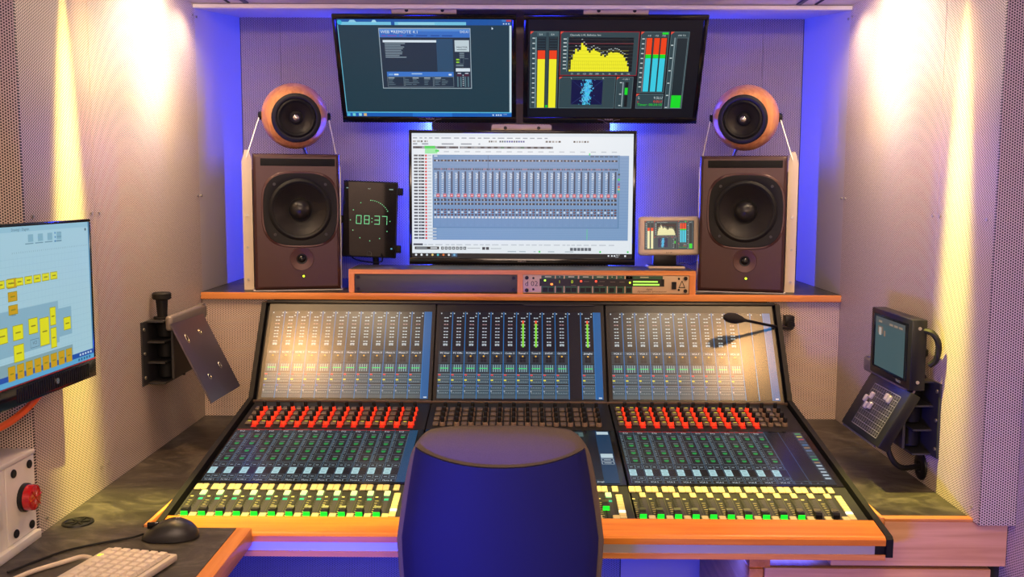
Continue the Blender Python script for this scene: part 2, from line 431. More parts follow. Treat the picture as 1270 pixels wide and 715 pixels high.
# rack housing on the shelf
RX0, RX1, RYF, RYB, RZ = -.521, .531, 2.940, 3.122, 1.2
t = thing('rack_housing', 'low beech rack housing with dark top below the central monitor', 'rack', (0, 3.0, ZS))
MB().box(RX0, RX1, RYF, RYB, RZ-.014, RZ-.001).build('top_board', WOOD_X, t)
MB().box(RX0+.003, RX1-.003, RYF+.006, RYB, RZ-.001, RZ).build('top_laminate', SLATE, t)
for x0, x1 in ((RX0, RX0+.017), (-.014+.005, .008), (RX1-.019, RX1)):
    MB().box(x0, x1, RYF, RYB, ZS, RZ-.014).build('divider', WOOD_Z, t)
t = thing('blank_rack_panel', 'plain charcoal blank rack panel left of the lit processor', 'panel', (-.25, RYF, ZS+.002))
MB().box(RX0+.018, -.0095, RYF+.004, RYF+.008, ZS+.0015, RZ-.0145, .0008).build('face_plate', plain('blank_panel_grey', (.045, .045, .05), .45), t)
for x in (RX0+.028, -.02):
    for z in (ZS+.012, RZ-.024):
        MB().cyl((x, RYF+.004, z), (x, RYF, z), .0052, n=12).build('screw', BLACK, t)
PX0, PX1, PZ0, PZ1 = .0085, RX1-.0195, ZS+.0015, RZ-.0145
t = thing('audio_processor', 'cream one unit rack processor with green bargraphs and coloured lights', 'processor', (.26, RYF, ZS+.002))
MB().box(PX0, PX1, RYF+.003, RYF+.007, PZ0, PZ1, .0008).build('face_plate', plain('cream_face', S(196, 172, 142), .45), t)
MB().box(PX0+.003, PX1-.003, RYF+.0072, RYF+.13, PZ0+.003, PZ1-.003).build('chassis', GREY_D, t)
for x in (PX0+.011, PX1-.011):
    for z in (PZ0+.009, PZ1-.009): MB().cyl((x, RYF+.003, z), (x, RYF-.0015, z), .0058, n=12).build('screw', BLACK, t)
for x in (PX0+.031, PX1-.031):
    for z in (PZ0+.012, PZ1-.010): MB().cyl((x, RYF+.003, z), (x, RYF+.001, z), .0035, n=10).build('fixing', BLACK, t)
_pw = PX1-PX0
def pxp(u): return PX0+(u-62)/(1230-62)*_pw
def pzp(v): return PZ1-(v-38)/(145-38)*(PZ1-PZ0)
c = Canvas(frame((PX0, RYF+.0028, PZ1), (1, 0, 0), (0, 0, 1)), _pw, PZ1-PZ0, 1, 1)
def U(u): return (u-62)/(1230-62)
def V(v): return (v-38)/(145-38)
GRN = S(38, 84, 62)
for a, b in ((190, 285), (292, 347), (355, 447), (457, 548), (556, 652), (660, 716), (724, 776), (784, 832)):
    c.rect(U(a), V(42), U(b), V(143), GRN, 1)
    c.rect(U(a+25), V(46), U(b-25), V(52), S(190, 200, 170), 2)
c.rect(U(784), V(42), U(1044), V(62), GRN, 1); c.rect(U(885), V(46), U(945), V(53), S(180, 190, 160), 2)
c.rect(U(178), V(60), U(1052), V(103), S(24, 20, 18), 3)
c.text('d 02', U(76), V(103), V(103)-V(74), S(40, 34, 30), 2, 'l', U(166)-U(76))
c.text('digital', U(930), V(124), .10, S(60, 46, 36), 2)
c.text('dynamics processor', U(868), V(137), .10, S(60, 46, 36), 2, 'l', U(1075)-U(868))
for a, b, l in (((1158, 112), (1180, 70), 2), ((1180, 70), (1202, 112), 2), ((1158, 108), (1202, 108), 2)):
    dx, dy = b[0]-a[0], b[1]-a[1]; n = math.hypot(dx, dy); ox, oy = -dy/n*2.5, dx/n*2.5
    c.poly([(U(a[0]-ox), V(a[1]-oy)), (U(b[0]-ox), V(b[1]-oy)), (U(b[0]+ox), V(b[1]+oy)), (U(a[0]+ox), V(a[1]+oy))][::-1], S(40, 34, 30), 2)
for q in ((490, 74), (600, 74), (675, 76), (740, 76), (590, 97), (400, 97)): c.rect(U(q[0]), V(q[1]), U(q[0]+36), V(q[1]+3), S(110, 96, 84), 4)
c.build('front_print', PRINT, t)
def pbox(a, b, v0, v1, d, m, nm): MB().box(pxp(a), pxp(b), RYF+.003-d, RYF+.003, pzp(v0), pzp(v1), .0004, 1).build(nm, m, t)
for a in (200, 242, 300, 363, 403, 464, 505, 564, 606, 669, 727, 789):
    pbox(a, a+34, 112, 136, .003, BLACK, 'button')
pbox(1108, 1140, 75, 118, .004, BLACK, 'power_switch')
MB().box(pxp(178), pxp(186), RYF-.0005, RYF+.003, pzp(60), pzp(103)).build('window_frame', BLACK, t)
MB().box(pxp(1044), pxp(1054), RYF-.0005, RYF+.003, pzp(60), pzp(103)).build('window_frame', BLACK, t)
for a, v, m in ((210, 69, LED_G), (808, 80, LED_Y)): pbox(a, a+12, v-4, v+6, .0012, m, 'indicator_lamp')
pbox(255, 272, 87, 97, .0012, plain('orange_led', (.5, .1, .02), emit=(1, .22, .03), es=2.5), 'indicator_lamp')
for a in (470, 575): MB().cyl((pxp(a), RYF+.003, pzp(74)), (pxp(a), RYF+.001, pzp(74)), .0030, n=12).build('indicator_lamp', LED_R, t)
for v in (75, 92): pbox(836, 1010 if v == 75 else 1022, v-4, v+5, .0012, plain('bargraph', (.2, .4, .05), emit=(.40, .85, .10), es=1.1), 'bargraph')
c = Canvas(frame((PX0, RYF+.0018, PZ1), (1, 0, 0), (0, 0, 1)), _pw, PZ1-PZ0, 1, 1)
c.text('1', U(317), V(86), V(86)-V(70), (.75, 1, .02), 3); c.text('0', U(400), V(86), V(86)-V(68), (.75, 1, .02), 3)
c.build('digit_display', SCR, t)

# ------------------------------------------------------------ speakers
def studio_monitor(x0, x1, label):
    yf, yb, z0, z1 = 2.968, 3.27, 1.133, 1.547
    cx = (x0+x1)/2; w_ = x1-x0
    t = thing('studio_monitor', label, 'speaker', (cx, (yf+yb)/2, z0), 'maroon studio monitors')
    def px(u): return x0+(u-38)/(313-38)*w_
    def pz(v): return z1-(v-252)/(680-252)*(z1-z0)
    F = lambda x, z, y=yf: frame((x, y, z), (1, 0, 0), (0, 0, 1))
    sc = w_/.265; cu = px(186); cz = pz(426)
    hx, hz = w_/2, (z1-z0)/2; zc = (z0+z1)/2
    angs = sorted([2*PI*i/56 for i in range(56)]+[math.atan2(q*(z1-cz if q > 0 else cz-z0), p*(x1-cu if p > 0 else cu-x0)) % (2*PI) for p in (-1, 1) for q in (-1, 1)])
    rings = [[], [], [], [], []]
    for a in angs:
        ca, sa = math.cos(a), math.sin(a)
        k = min(((x1 if ca > 0 else x0)-cu)/ca if abs(ca) > 1e-9 else 9, ((z1 if sa > 0 else z0)-cz)/sa if abs(sa) > 1e-9 else 9)
        ex, ez = cu+k*ca, cz+k*sa
        ins = lambda d: (min(max(ex, x0+d), x1-d), min(max(ez, z0+d), z1-d))
        rings[0].append((ex, yb, ez)); rings[1].append((ex, yf+.009, ez))
        i1 = ins(.003); rings[2].append((i1[0], yf+.0028, i1[1])); i2 = ins(.010); rings[3].append((i2[0], yf, i2[1]))
        rings[4].append((cu+.097*sc*ca, yf, cz+.097*sc*sa))
    n_ = len(angs); vs_ = [v for r in rings for v in r]
    fs_ = [(k*n_+i, k*n_+(i+1) % n_, (k+1)*n_+(i+1) % n_, (k+1)*n_+i) for k in range(4) for i in range(n_)]+[tuple(range(n_))]
    front = fs_[3*n_:4*n_]
    mbc = MB(); mbc.add(vs_, fs_[:3*n_], True); mbc.add(vs_, front+fs_[4*n_:], False); mbc.build('cabinet', MAROON, t)
    # port slot with a rim
    sl = MB().box(px(63), px(298), yf-.0012, yf+.004, pz(290), pz(267), .001).build('port_slot', plain('port_black', (.002, .002, .002), .9), t)
    # woofer frame: squircle ring
    def squircle(mb, ro, ri, h0, h1, n=48, e=3.2):
        vs = []; fs = []
        for rr, h, ex in ((ro, 0, e), (ro*.985, h1, e), (ri, h1, 2), (ri*.96, h0, 2)):
            for i in range(n):
                a = 2*PI*i/n; c_, s_ = math.cos(a), math.sin(a)
                k = (abs(c_)**ex+abs(s_)**ex)**(-1/ex)
                vs.append((rr*k*c_, rr*k*s_, h))
        for k in range(3):
            for i in range(n):
                j = (i+1) % n; fs.append((k*n+i, k*n+j, (k+1)*n+j, (k+1)*n+i))
        mb.add(vs, fs, True)
    mb = MB(F(cu, cz)); squircle(mb, .119*sc, .113*sc, .0, .0016); mb.build('frame_bead', MAROON_G, t)
    mb = MB(F(cu, cz)); squircle(mb, .1135*sc, .097*sc, .001, .0032); wf = mb.build('woofer_frame', BLACK_M, t)
    for dx in (-1, 1):
        for dz in (-1, 1):
            MB(F(cu+dx*.078*sc, cz+dz*.078*sc, yf-.003)).lathe([(.0048, 0), (.0048, .0015), (.003, .002), (.002, .001), (0, .001)], 10).build('screw', GREY_D, wf)
    MB(F(cu, cz, yf-.001)).lathe([(.098*sc, 0), (.095*sc, .004), (.088*sc, .006), (.081*sc, .003), (.079*sc, -.001)], 40).build('surround', RUBBER, t)
    # cone is an open funnel going into the box, shown from the front
    MB(F(cu, cz, yf-.0014)).lathe([(.080*sc, .0012), (.064*sc, -.010), (.048*sc, -.020), (.034*sc, -.030), (0, -.031)], 40).build('cone', CONE, t)
    MB(F(cu, cz, yf+.028)).lathe([(.037*sc, .0), (.034*sc, .012), (.026*sc, .021), (.014*sc, .026), (0, .0275)], 32).build('dust_cap', plain('dust_cap_black', (.012, .011, .010), .28), t)
    tz = pz(582); tx = px(188)
    MB(F(tx, tz)).lathe([(.037*sc, 0), (.036*sc, .0022), (.030*sc, .0018), (.018*sc, .0008), (.015*sc, .0006)], 32).build('tweeter_horn', MAROON_G, t)
    MB(F(tx, tz, yf-.0009)).lathe([(.0165*sc, 0), (.015*sc, .0018), (.012*sc, .0012)], 24).build('tweeter_ring', BLACK, t)
    MB(F(tx, tz, yf-.001)).lathe([(.012*sc, .0), (.010*sc, .004), (.005*sc, .0065), (0, .007)], 20).build('tweeter_dome', BLACK_G, t)
    lz = pz(637); lx = px(193)
    MB(F(lx, lz)).lathe([(.0065, 0), (.0060, .0015), (.004, .0015)], 16).build('led_bezel', BLACK, t)
    MB(F(lx, lz, yf-.0008)).lathe([(.0036, 0), (.003, .0016), (0, .002)], 12).build('status_led', LED_Y, t)
    toe(t, cx)
    return cx
def toe(t, c0):
    # each speaker column is turned towards the listener
    s = -1 if c0 < 0 else 1
    an = -s*math.radians(13); org = Vector((c0, 3.12, 0)); new = Vector((c0+s*.034, 3.124, 0))
    T = Matrix.Translation(new) @ Matrix.Rotation(an, 4, 'Z') @ Matrix.Translation(-org)
    p = T @ t.location; t.location = p; t.rotation_euler = (0, 0, an)
def sphere_speaker(cx, face, label):
    cy, cz, R = 3.07, 1.667, .1015
    t = thing('sphere_speaker', label, 'speaker', (cx, cy, cz-R), 'wooden ball speakers')
    d = Vector(face).normalized()
    M = Matrix.Translation((cx, cy, cz)) @ d.to_track_quat('Z', 'Y').to_matrix().to_4x4()
    prof = []
    for i in range(0, 22):
        a = -PI/2+i/21*(PI/2+math.asin(.070/.1015) * 0 + math.acos(.074/.1015))
        prof.append((max(0, R*math.cos(a)), R*math.sin(a)))
    hz = prof[-1][1]; hr = prof[-1][0]
    MB(M).lathe(prof, 48).build('shell', WOOD_BALL, t)
    MB(M).lathe([(hr+.001, hz-.002), (hr+.0005, hz+.004), (hr-.004, hz+.006), (.060, hz+.0045), (.058, hz+.001)], 40).build('driver_frame', BLACK, t)
    MB(M).lathe([(.0585, hz+.003), (.053, hz+.006), (.047, hz+.003), (.045, hz)], 36).build('surround', RUBBER, t)
    MB(M).lathe([(.0455, hz+.002), (.034, hz-.008), (.020, hz-.018), (0, hz-.019)], 36).build('cone', CONE, t)
    MB(M).lathe([(.022, hz-.018), (.020, hz-.008), (.014, hz-.005), (.012, hz-.007)], 28).build('inner_ring', BLACK_M, t)
    MB(M).lathe([(.013, hz-.008), (.010, hz-.002), (.005, hz+.001), (0, hz+.002)], 20).build('dust_cap', SILVER, t)
    toe(t, -.6825 if cx < 0 else .674)
    return t
def cradle(cx, ocx, s, bx0, bx1, label):
    # s: outer side (-1 left speaker, +1 right one); ocx centre of the ball
    cy, cz = 3.07, 1.667
    t = thing('speaker_cradle', label, 'stand', (cx, 3.1, ZS), 'aluminium speaker cradles')
    MB().box(bx0-.006, bx1+.006, 2.985, 3.26, ZS, ZS+.0045, .001, 1).build('base_plate', ALU, t)
    ox = bx0-.004 if s < 0 else bx1+.004
    # outer upright: flat cream angle plate, tapering at the top
    x0, x1 = ox+s*.001, ox+s*.031
    pl = MB().prism([(x0, ZS), (x1, ZS), (x1, 1.525), (x0+s*.02, 1.56), (x0+s*.008, 1.56), (x0, 1.53)], 1, 3.045, 3.049)
    pl.box(x0, x0+s*.004, 3.049, 3.22, ZS, 1.50)
    up = pl.build('upright_plate', CREAM, t)
    for z in (1.36, 1.26, 1.16): MB().cyl((ox+s*.018, 3.045, z), (ox+s*.018, 3.041, z), .004, n=10).build('screw', SCREW, up)
    # two straps up to the ball and pivots
    for q in (-1, 1):
        bx = ocx+q*.1045
        ex = (ox+s*.012) if q == s else (bx1+.0055 if s < 0 else bx0-.0055)
        ez = 1.545 if q == s else 1.50
        a = Vector((bx, cy, cz)); b = Vector((ex, 3.09 if q != s else 3.05, ez))
        d = (b-a).normalized(); n = Vector((0, -1, 0)); sd = d.cross(n).normalized()
        wv = .008
        vs = []
        for p in (a-d*.012, b+d*.01):
            for k in (-1, 1):
                for h in (0, .003): vs.append(tuple(p+Vector((0, k*wv, 0))+sd*h))
        mb = MB(); mb.add(vs, [(0, 1, 3, 2), (4, 6, 7, 5), (0, 4, 5, 1), (2, 3, 7, 6), (0, 2, 6, 4), (1, 5, 7, 3)])
        mb.build('strap', ALU, t)
        MB().cyl((ocx+q*.0995, cy, cz), (bx+q*.006, cy, cz), .014, .012, 16, .002).build('pivot_knob', BLACK, t)
    # inner upright behind the cabinet, which carries the inner strap
    ix = bx1+.006 if s < 0 else bx0-.006
    MB().box(ix-.002, ix+.002, 3.08, 3.10, ZS, 1.515).build('inner_upright', ALU, t)
    a = Vector((ocx-s*.02, 3.11, cz-.08)); b = Vector((ocx-s*.035, 3.16, 1.553))
    MB().cyl(a, b, .005, n=8).build('rear_stay', ALU, t)
    toe(t, cx)
L0, L1, R0, R1 = -.812, -.553, .545, .803
studio_monitor(L0, L1, 'maroon studio monitor standing left of the tablet clock')
studio_monitor(R0, R1, 'maroon studio monitor standing right of the cream level meter')
sphere_speaker(-.6845, (.07, -1, -.15), 'beech ball speaker over the left maroon studio monitor')
sphere_speaker(.676, (-.12, -1, -.14), 'beech ball speaker over the right maroon studio monitor')
cradle(-.6825, -.6845, -1, L0, L1, 'pale metal cradle around the left maroon monitor holding its ball speaker')
cradle(.674, .676, 1, R0, R1, 'pale metal cradle around the right maroon monitor holding its ball speaker')

# ------------------------------------------------------------ monitors
def monitor(name, label, M, w_, h_, bez, depth, lip=.0, group=None, chin=None):
    """M: frame at the top left corner of the front face, x right, y up, z out of the screen."""
    org = M @ Vector((w_/2, -h_, -depth/2))
    t = thing(name, label, 'monitor', tuple(org), group)
    chin = chin or bez
    l, r_, tp, bt = bez, w_-bez, bez, h_-chin
    bd = .011
    bz = MB(M)
    bz.box(0, w_, -tp, 0, -bd, 0, .002); bz.box(0, w_, -h_, -bt, -bd, 0, .002)
    bz.box(0, l, -bt, -tp, -bd, 0, .0015); bz.box(r_, w_, -bt, -tp, -bd, 0, .0015)
    bz.build('bezel', BLACK_G, t)
    MB(M).box(.004, w_-.004, -h_+.004, -.004, -bd-.004, -bd+.002).box(.03, w_-.03, -h_+.03, -.06, -depth*.9, -bd, .006).box(w_*.25, w_*.75, -h_*.8, -h_*.2, -depth, -depth*.8, .004).build('rear_shell', BLACK_M, t)
    MB(M).box(l-.001, r_+.001, -bt-.001, -tp+.001, -bd+.002, -.0018).build('screen_glass', BLACK_G, t)
    CM = M @ Matrix.Translation((l, -tp, -.0016))
    return t, CM, r_-l, bt-tp
def mount_plate(t, M, w_, cx):
    a = cx-.097; b = cx+.097
    mb = MB(M)
    mb.add([(a, -.012, -.0165), (b, -.012, -.0165), (b, .014, -.0165), (b-.006, .020, -.0165), (a+.006, .020, -.0165), (a, .014, -.0165),
            (a, -.012, -.0205), (b, -.012, -.0205), (b, .014, -.0205), (b-.006, .020, -.0205), (a+.006, .020, -.0205), (a, .014, -.0205)],
           [(0, 1, 2, 3, 4, 5), (11, 10, 9, 8, 7, 6)]+[(i, 6+i, 6+(i+1) % 6, (i+1) % 6) for i in range(6)])
    p = mb.build('mount_plate', CREAM, t)
    for x in (cx-.052, cx+.055):
        MB(M).cyl((x, .008, -.0175), (x, .008, -.0150), .0055, n=12).build('mount_bolt', BLACK, p)
    return p
def wall_arm(t, p0, p1):
    MB().box(min(p0[0], p1[0])-.05, max(p0[0], p1[0])+.05, p0[1], p1[1], p0[2]-.05, p0[2]+.05).build('wall_bracket', GREY_D, t)
def brand(t, M, cx, y, smile=True):
    c = Canvas(M @ Matrix.Translation((0, 0, .0004)), 1, 1)
    c.text('PHILIPS', cx, -y, .0048, S(200, 190, 185), 1, 'c', .026)
    if smile:
        pts = [(-.035, .004), (-.018, .0015), (-.012, -.006), (0, -.0085), (.012, -.006), (.018, .0015), (.035, .004)]
        for (a, b), (d, e) in zip(pts, pts[1:]):
            c.poly([(cx+a, -(y-.001+b)), (cx+d, -(y-.001+e)), (cx+d, -(y-.0022+e)), (cx+a, -(y-.0022+b))], S(150, 140, 140), 1)
    c.build('brand_print', PRINT, t)

th = math.atan2(3.135-2.957, 1.957-1.652)
hU = math.hypot(3.135-2.957, 1.957-1.652)
def upper(x, label):
    M = frame((x, 2.957, 1.957), (1, 0, 0), (0, -math.sin(th), math.cos(th)))
    t, CM, cw, ch = monitor('ceiling_monitor', label, M, .5505, hU, .0145, .045, chin=.021)
    mount_plate(t, M, .55, .275)
    MB().box(x+.20, x+.35, 3.10, 3.344, 1.78, 1.86).build('mount_arm', GREY_D, t)
    MB(M).box(.20, .35, -hU*.65, -hU*.3, -.075, -.045).build('mount_head', GREY_D, t)
    return t, M, CM, cw, ch
# --- left upper monitor: web remote page
t, M, CM, cw, ch = upper(-.5665, 'tilted upper monitor showing the blue web remote window')
brand(t, M, .278, -hU+.0115)
c = Canvas(CM, cw, ch, 1000, 525)
W1 = S(225, 240, 250)
c.rect(0, 0, 1000, 525, S(30, 62, 74), 0)
c.rect(0, 0, 1000, 30, S(22, 90, 170), 1); c.rect(20, 14, 740, 30, S(120, 205, 235), 2); c.rect(310, 14, 330, 30, S(22, 90, 170), 3); c.rect(350, 16, 560, 29, S(150, 220, 240), 3)
c.disc(14, 16, 14, S(60, 190, 220), 3); c.poly([(75, 4), (100, 4), (112, 16), (64, 16)], S(150, 215, 240), 3); c.poly([(205, 4), (220, 4), (228, 16), (196, 16)], S(170, 225, 245), 3)
c.rect(945, 2, 968, 11, S(70, 130, 200), 3); c.rect(970, 2, 998, 11, S(205, 60, 60), 3)
for x in (955, 970, 985): c.disc(x, 22, 4, W1, 3)
c.rect(988, 31, 1000, 500, S(210, 235, 245), 2); c.rect(0, 30, 4, 500, S(110, 200, 230), 2); c.rect(0, 498, 1000, 504, S(90, 190, 225), 2)
c.rect(0, 504, 1000, 525, S(18, 98, 190), 1); c.rect(400, 504, 640, 525, S(30, 120, 215), 2)
for i, (x, cc) in enumerate(((12, S(90, 200, 220)), (45, S(120, 220, 220)), (82, S(150, 225, 235)), (112, S(230, 190, 120)))): c.rect(x-9, 507, x+9, 522, cc, 3)
for x in (885, 905, 918, 932): c.rect(x, 511, x+8, 519, W1, 3)
c.text('12:04', 952, 514, 6, W1, 3); c.poly([(886, 38), (896, 48), (886, 52)], W1, 3)
# window
x0, y0, x1, y1 = 234, 45, 764, 367
c.rect(x0, y0, x1, y1, S(165, 185, 195), 2); c.rect(x0+4, y0+4, x1-4, y1-4, S(36, 54, 70), 3)
c.rect(x0+4, y0+4, x1-4, y0+48, S(58, 118, 205), 4); c.rect(x0+4, y0+4, x1-4, y0+16, S(86, 146, 222), 5)
c.text('WEB', x0+11, y0+27, 15, W1, 6, 'l', 52); c.poly([(x0+70, y0+13), (x0+84, y0+13), (x0+77, y0+24)], W1, 6)
c.text('REMOTE 4.1', x0+86, y0+27, 15, W1, 6, 'l', 138)
c.text('DHD.AU', x1-60, y0+25, 13, W1, 6, 'l', 50)
for i, (a, b) in enumerate(((16, 40), (50, 102), (118, 138), (160, 200), (215, 280), (300, 350), (365, 425))): c.rect(x0+a, y0+36, x0+b, y0+42, S(120, 90, 180) if i < 3 else S(36, 80, 165), 6)
c.rect(x0+20, y0+62, x0+330, y0+74, W1, 5)
for i in range(9): c.rect(x0+30, y0+78+i*9, x0+30+[118, 92, 112, 104, 94, 100, 98, 82, 122][i], y0+82.5+i*9, S(140, 160, 172), 5)
c.rect(x0+330, y0+56, x0+425, y0+230, S(46, 82, 112), 4)
c.rect(x0+30, y0+230, x0+424, y0+256, S(60, 122, 210), 5); c.rect(x0+40, y0+241, x0+66, y0+249, S(120, 175, 235), 6); c.rect(x0+72, y0+241, x0+98, y0+249, W1, 6); c.rect(x0+176, y0+238, x0+238, y0+244, S(170, 205, 240), 6); c.rect(x0+395, y0+241, x0+412, y0+250, W1, 6)
for i, (a, b) in enumerate(((30, 128), (132, 302), (306, 424))):
    c.outline(x0+a, y0+257, x0+b, y0+312, 2, S(120, 140, 150), 5)
for a in (36, 180, 248, 312): c.rect(x0+a, y0+262, x0+a+36, y0+266, S(190, 205, 212), 6)
for a in (36, 136, 180, 248, 312, 352):
    for k in range(4): c.rect(x0+a, y0+270+k*9, x0+a+random.randint(20, 46), y0+274+k*9, S(95, 118, 130), 6)
c.rect(x0+436, y0+62, x0+520, y0+122, S(200, 218, 225), 5); c.text('MASTER', x0+448, y0+104, 10, S(40, 60, 70), 6, 'l', 62); c.rect(x0+448, y0+110, x0+505, y0+113, S(60, 80, 90), 6)
for k in range(3): c.rect(x0+462, y0+128+k*10, x0+490, y0+133+k*10, S(130, 150, 160), 5)
for k in range(2): c.rect(x0+442, y0+160+k*14, x0+460, y0+168+k*14, S(150, 215, 50), 5)
c.outline(x0+464, y0+156, x0+486, y0+186, 2, S(100, 120, 130), 5); c.rect(x0+490, y0+158, x0+514, y0+160, S(120, 140, 150), 5); c.rect(x0+440, y0+190, x0+484, y0+200, S(110, 130, 140), 5)
c.rect(x0+438, y0+210, x0+522, y0+228, W1, 5)
for q in (444, 488):
    for k in range(2): c.rect(x0+q+k*18, y0+256, x0+q+k*18+8, y0+312, S(90, 125, 135), 5)
    c.rect(x0+q-2, y0+242, x0+q+28, y0+254, S(80, 40, 60), 5); c.rect(x0+q+4, y0+236, x0+q+24, y0+240, W1, 6)
for k in range(6): c.rect(x0+477, y0+246+k*11, x0+483, y0+250+k*11, W1, 6)
c.build('screen_image', SCR, t)
# --- meter page, used on the right upper monitor and the small level meter
def meter_page(c, light=False):
    # drawing units follow 900 x 410
    Yl = S(255, 250, 40) if not light else S(250, 245, 190); Or = S(250, 70, 20); Gr = S(20, 230, 40); Cy = S(60, 215, 240)
    gp, ln, wt = S(50, 74, 80), S(90, 115, 120), S(210, 225, 225)
    def pan(a, b, x, y, red=False):
        c.rect(a, b, x, y, S(170, 30, 40) if red else ln, 1); c.rect(a+3, b+3, x-3, y-3, gp, 2)
        c.poly([(a, b), (a+20, b), (a, b+15)], S(230, 80, 60), 3)
    pan(0, 0, 160, 405)
    for x in (42, 108):
        c.rect(x-4, 4, x+46, 24, S(70, 96, 102), 3); c.text('0.4', x+8, 20, 9, wt, 4)
        c.rect(x-4, 28, x+46, 402, S(24, 40, 46), 3)
        for k in range(5): c.rect(x, 32+k*14, x+42, 34+k*14, S(60, 90, 98), 4)
        c.rect(x, 97, x+42, 142, Or, 4); c.rect(x, 142, x+42, 402, Yl, 4)
    c.rect(28, 30, 36, 402, S(110, 140, 145), 3)
    for k in range(14): c.rect(12, 32+k*26, 26, 37+k*26, wt, 3)
    c.rect(91, 388, 103, 400, Gr, 4)
    pan(168, 0, 610, 228, True)
    c.text('Channels: L+R, Ballistics: fast', 222, 22, 9, wt, 4)
    c.rect(215, 30, 580, 206, S(14, 24, 28), 3)
    for k in range(9): c.rect(215, 40+k*18, 580, 41.5+k*18, S(70, 80, 84), 4)
    c.rect(215, 60, 580, 62, S(150, 30, 40), 4)
    hs = [10, 62, 90, 118, 104, 112, 148, 136, 128, 108, 98, 110, 118, 108, 104, 100, 82, 88, 76, 84, 98, 102, 98, 100, 100, 98, 92, 86, 74, 56, 28]
    for k, h in enumerate(hs):
        a = 220+k*11; c.rect(a, 206-h, a+11.2, 206, Yl, 5)
        if k > 0: c.rect(a+1, 206-h-14-(k*7 % 9), a+9, 206-h-11-(k*7 % 9), wt, 6)
    for k in range(31): c.rect(220+k*11, 150, 220.8+k*11, 206, S(190, 185, 20), 6)
    for k in range(7): c.rect(220, 206-k*18, 555, 205-k*18, S(190, 185, 20), 6)
    for k, s_ in enumerate(('31', '63', '125', '250', '500', '1k', '2k', '4k', '8k', '16k')): c.text(s_, 240+k*36, 222, 8, wt, 4, 'c')
    for k in range(9): c.rect(186, 36+k*19, 204, 41+k*19, wt, 3)
    c.rect(207, 30, 211, 206, S(110, 140, 145), 3)
    pan(168, 234, 492, 405); c.text('L', 236, 246, 9, wt, 4); c.text('R', 418, 246, 9, wt, 4)
    c.rect(240, 250, 420, 384, S(8, 18, 70), 3)
    for sg in (-1, 1):
        c.poly([(330, 318), (332, 316), (330+sg*90, 252), (328+sg*90, 251)], S(60, 80, 140), 4)
        c.poly([(330, 318), (332, 320), (330+sg*90, 384), (328+sg*90, 384)], S(60, 80, 140), 4)
    rd = random.Random(3)
    for k in range(420):
        y = rd.gauss(318, 38); x = 330+rd.gauss(0, 13)+(y-318)*-.06
        y = min(382, max(252, y)); sz = rd.uniform(1.2, 4)
        c.rect(x-sz, y-sz, x+sz, y+sz, S(40+rd.randint(0, 80), 160+rd.randint(0, 70), 245), 5)
    pan(498, 234, 594, 405); c.text('-1 L/R 1', 530, 250, 8, wt, 4)
    c.rect(534, 262, 540, 396, S(150, 170, 175), 3); c.rect(549, 262, 568, 396, S(16, 26, 30), 3); c.rect(549, 292, 566, 330, Gr, 4)
    for k in range(3): c.rect(518, 262+k*62, 530, 267+k*62, wt, 4)
    pan(618, 0, 775, 318)
    for k, x in enumerate((652, 694, 733)):
        c.text('-9.8', x+2, 24, 8, wt, 4); c.rect(x-2, 30, x+36, 312, S(24, 40, 46), 3)
        c.rect(x, 32, x+31, 116, Or, 4); c.rect(x, 116, x+31, 136, Gr, 4); c.rect(x, 136, x+31, 312, Cy, 4)
    c.rect(736, 4, 770, 14, Gr, 4)
    for k in range(11): c.rect(626, 34+k*25, 640, 39+k*25, wt, 3)
    c.rect(644, 32, 649, 312, S(150, 120, 120), 3)
    pan(618, 324, 775, 405)
    c.text('S:', 628, 352, 13, wt, 4); c.text('9.5LU', 770, 352, 13, wt, 4, 'r'); c.text('I:', 628, 374, 12, Or, 4); c.text('0.0LU', 770, 372, 13, Or, 4, 'r'); c.text('Timer: 00:34:10', 628, 390, 13, Gr, 4, 'l', 142)
    pan(784, 0, 888, 405); c.text('LRA 9.3', 825, 22, 8, wt, 4)
    c.rect(806, 30, 812, 402, S(140, 160, 165), 3); c.rect(818, 30, 882, 402, S(30, 46, 52), 3); c.outline(818, 30, 882, 402, 2, S(110, 130, 135), 4)
    c.rect(822, 332, 878, 400, Gr, 5)
    for k in range(6): c.rect(790, 66+k*66, 803, 71+k*66, wt, 3)
t, M, CM, cw, ch = upper(.006, 'tilted upper monitor showing yellow and cyan level meters')
brand(t, M, .272, -hU+.0115)
c = Canvas(CM, cw, ch, cw*1000, ch*1000); c.rect(0, 0, cw*1000, ch*1000, S(10, 16, 22), 0); c.build('screen_backlight', SCR, t)
c = Canvas(CM @ Matrix.Translation((.006, -.036, .0002)), .484, .254, 900, 410); meter_page(c); c.build('screen_image', SCR, t)

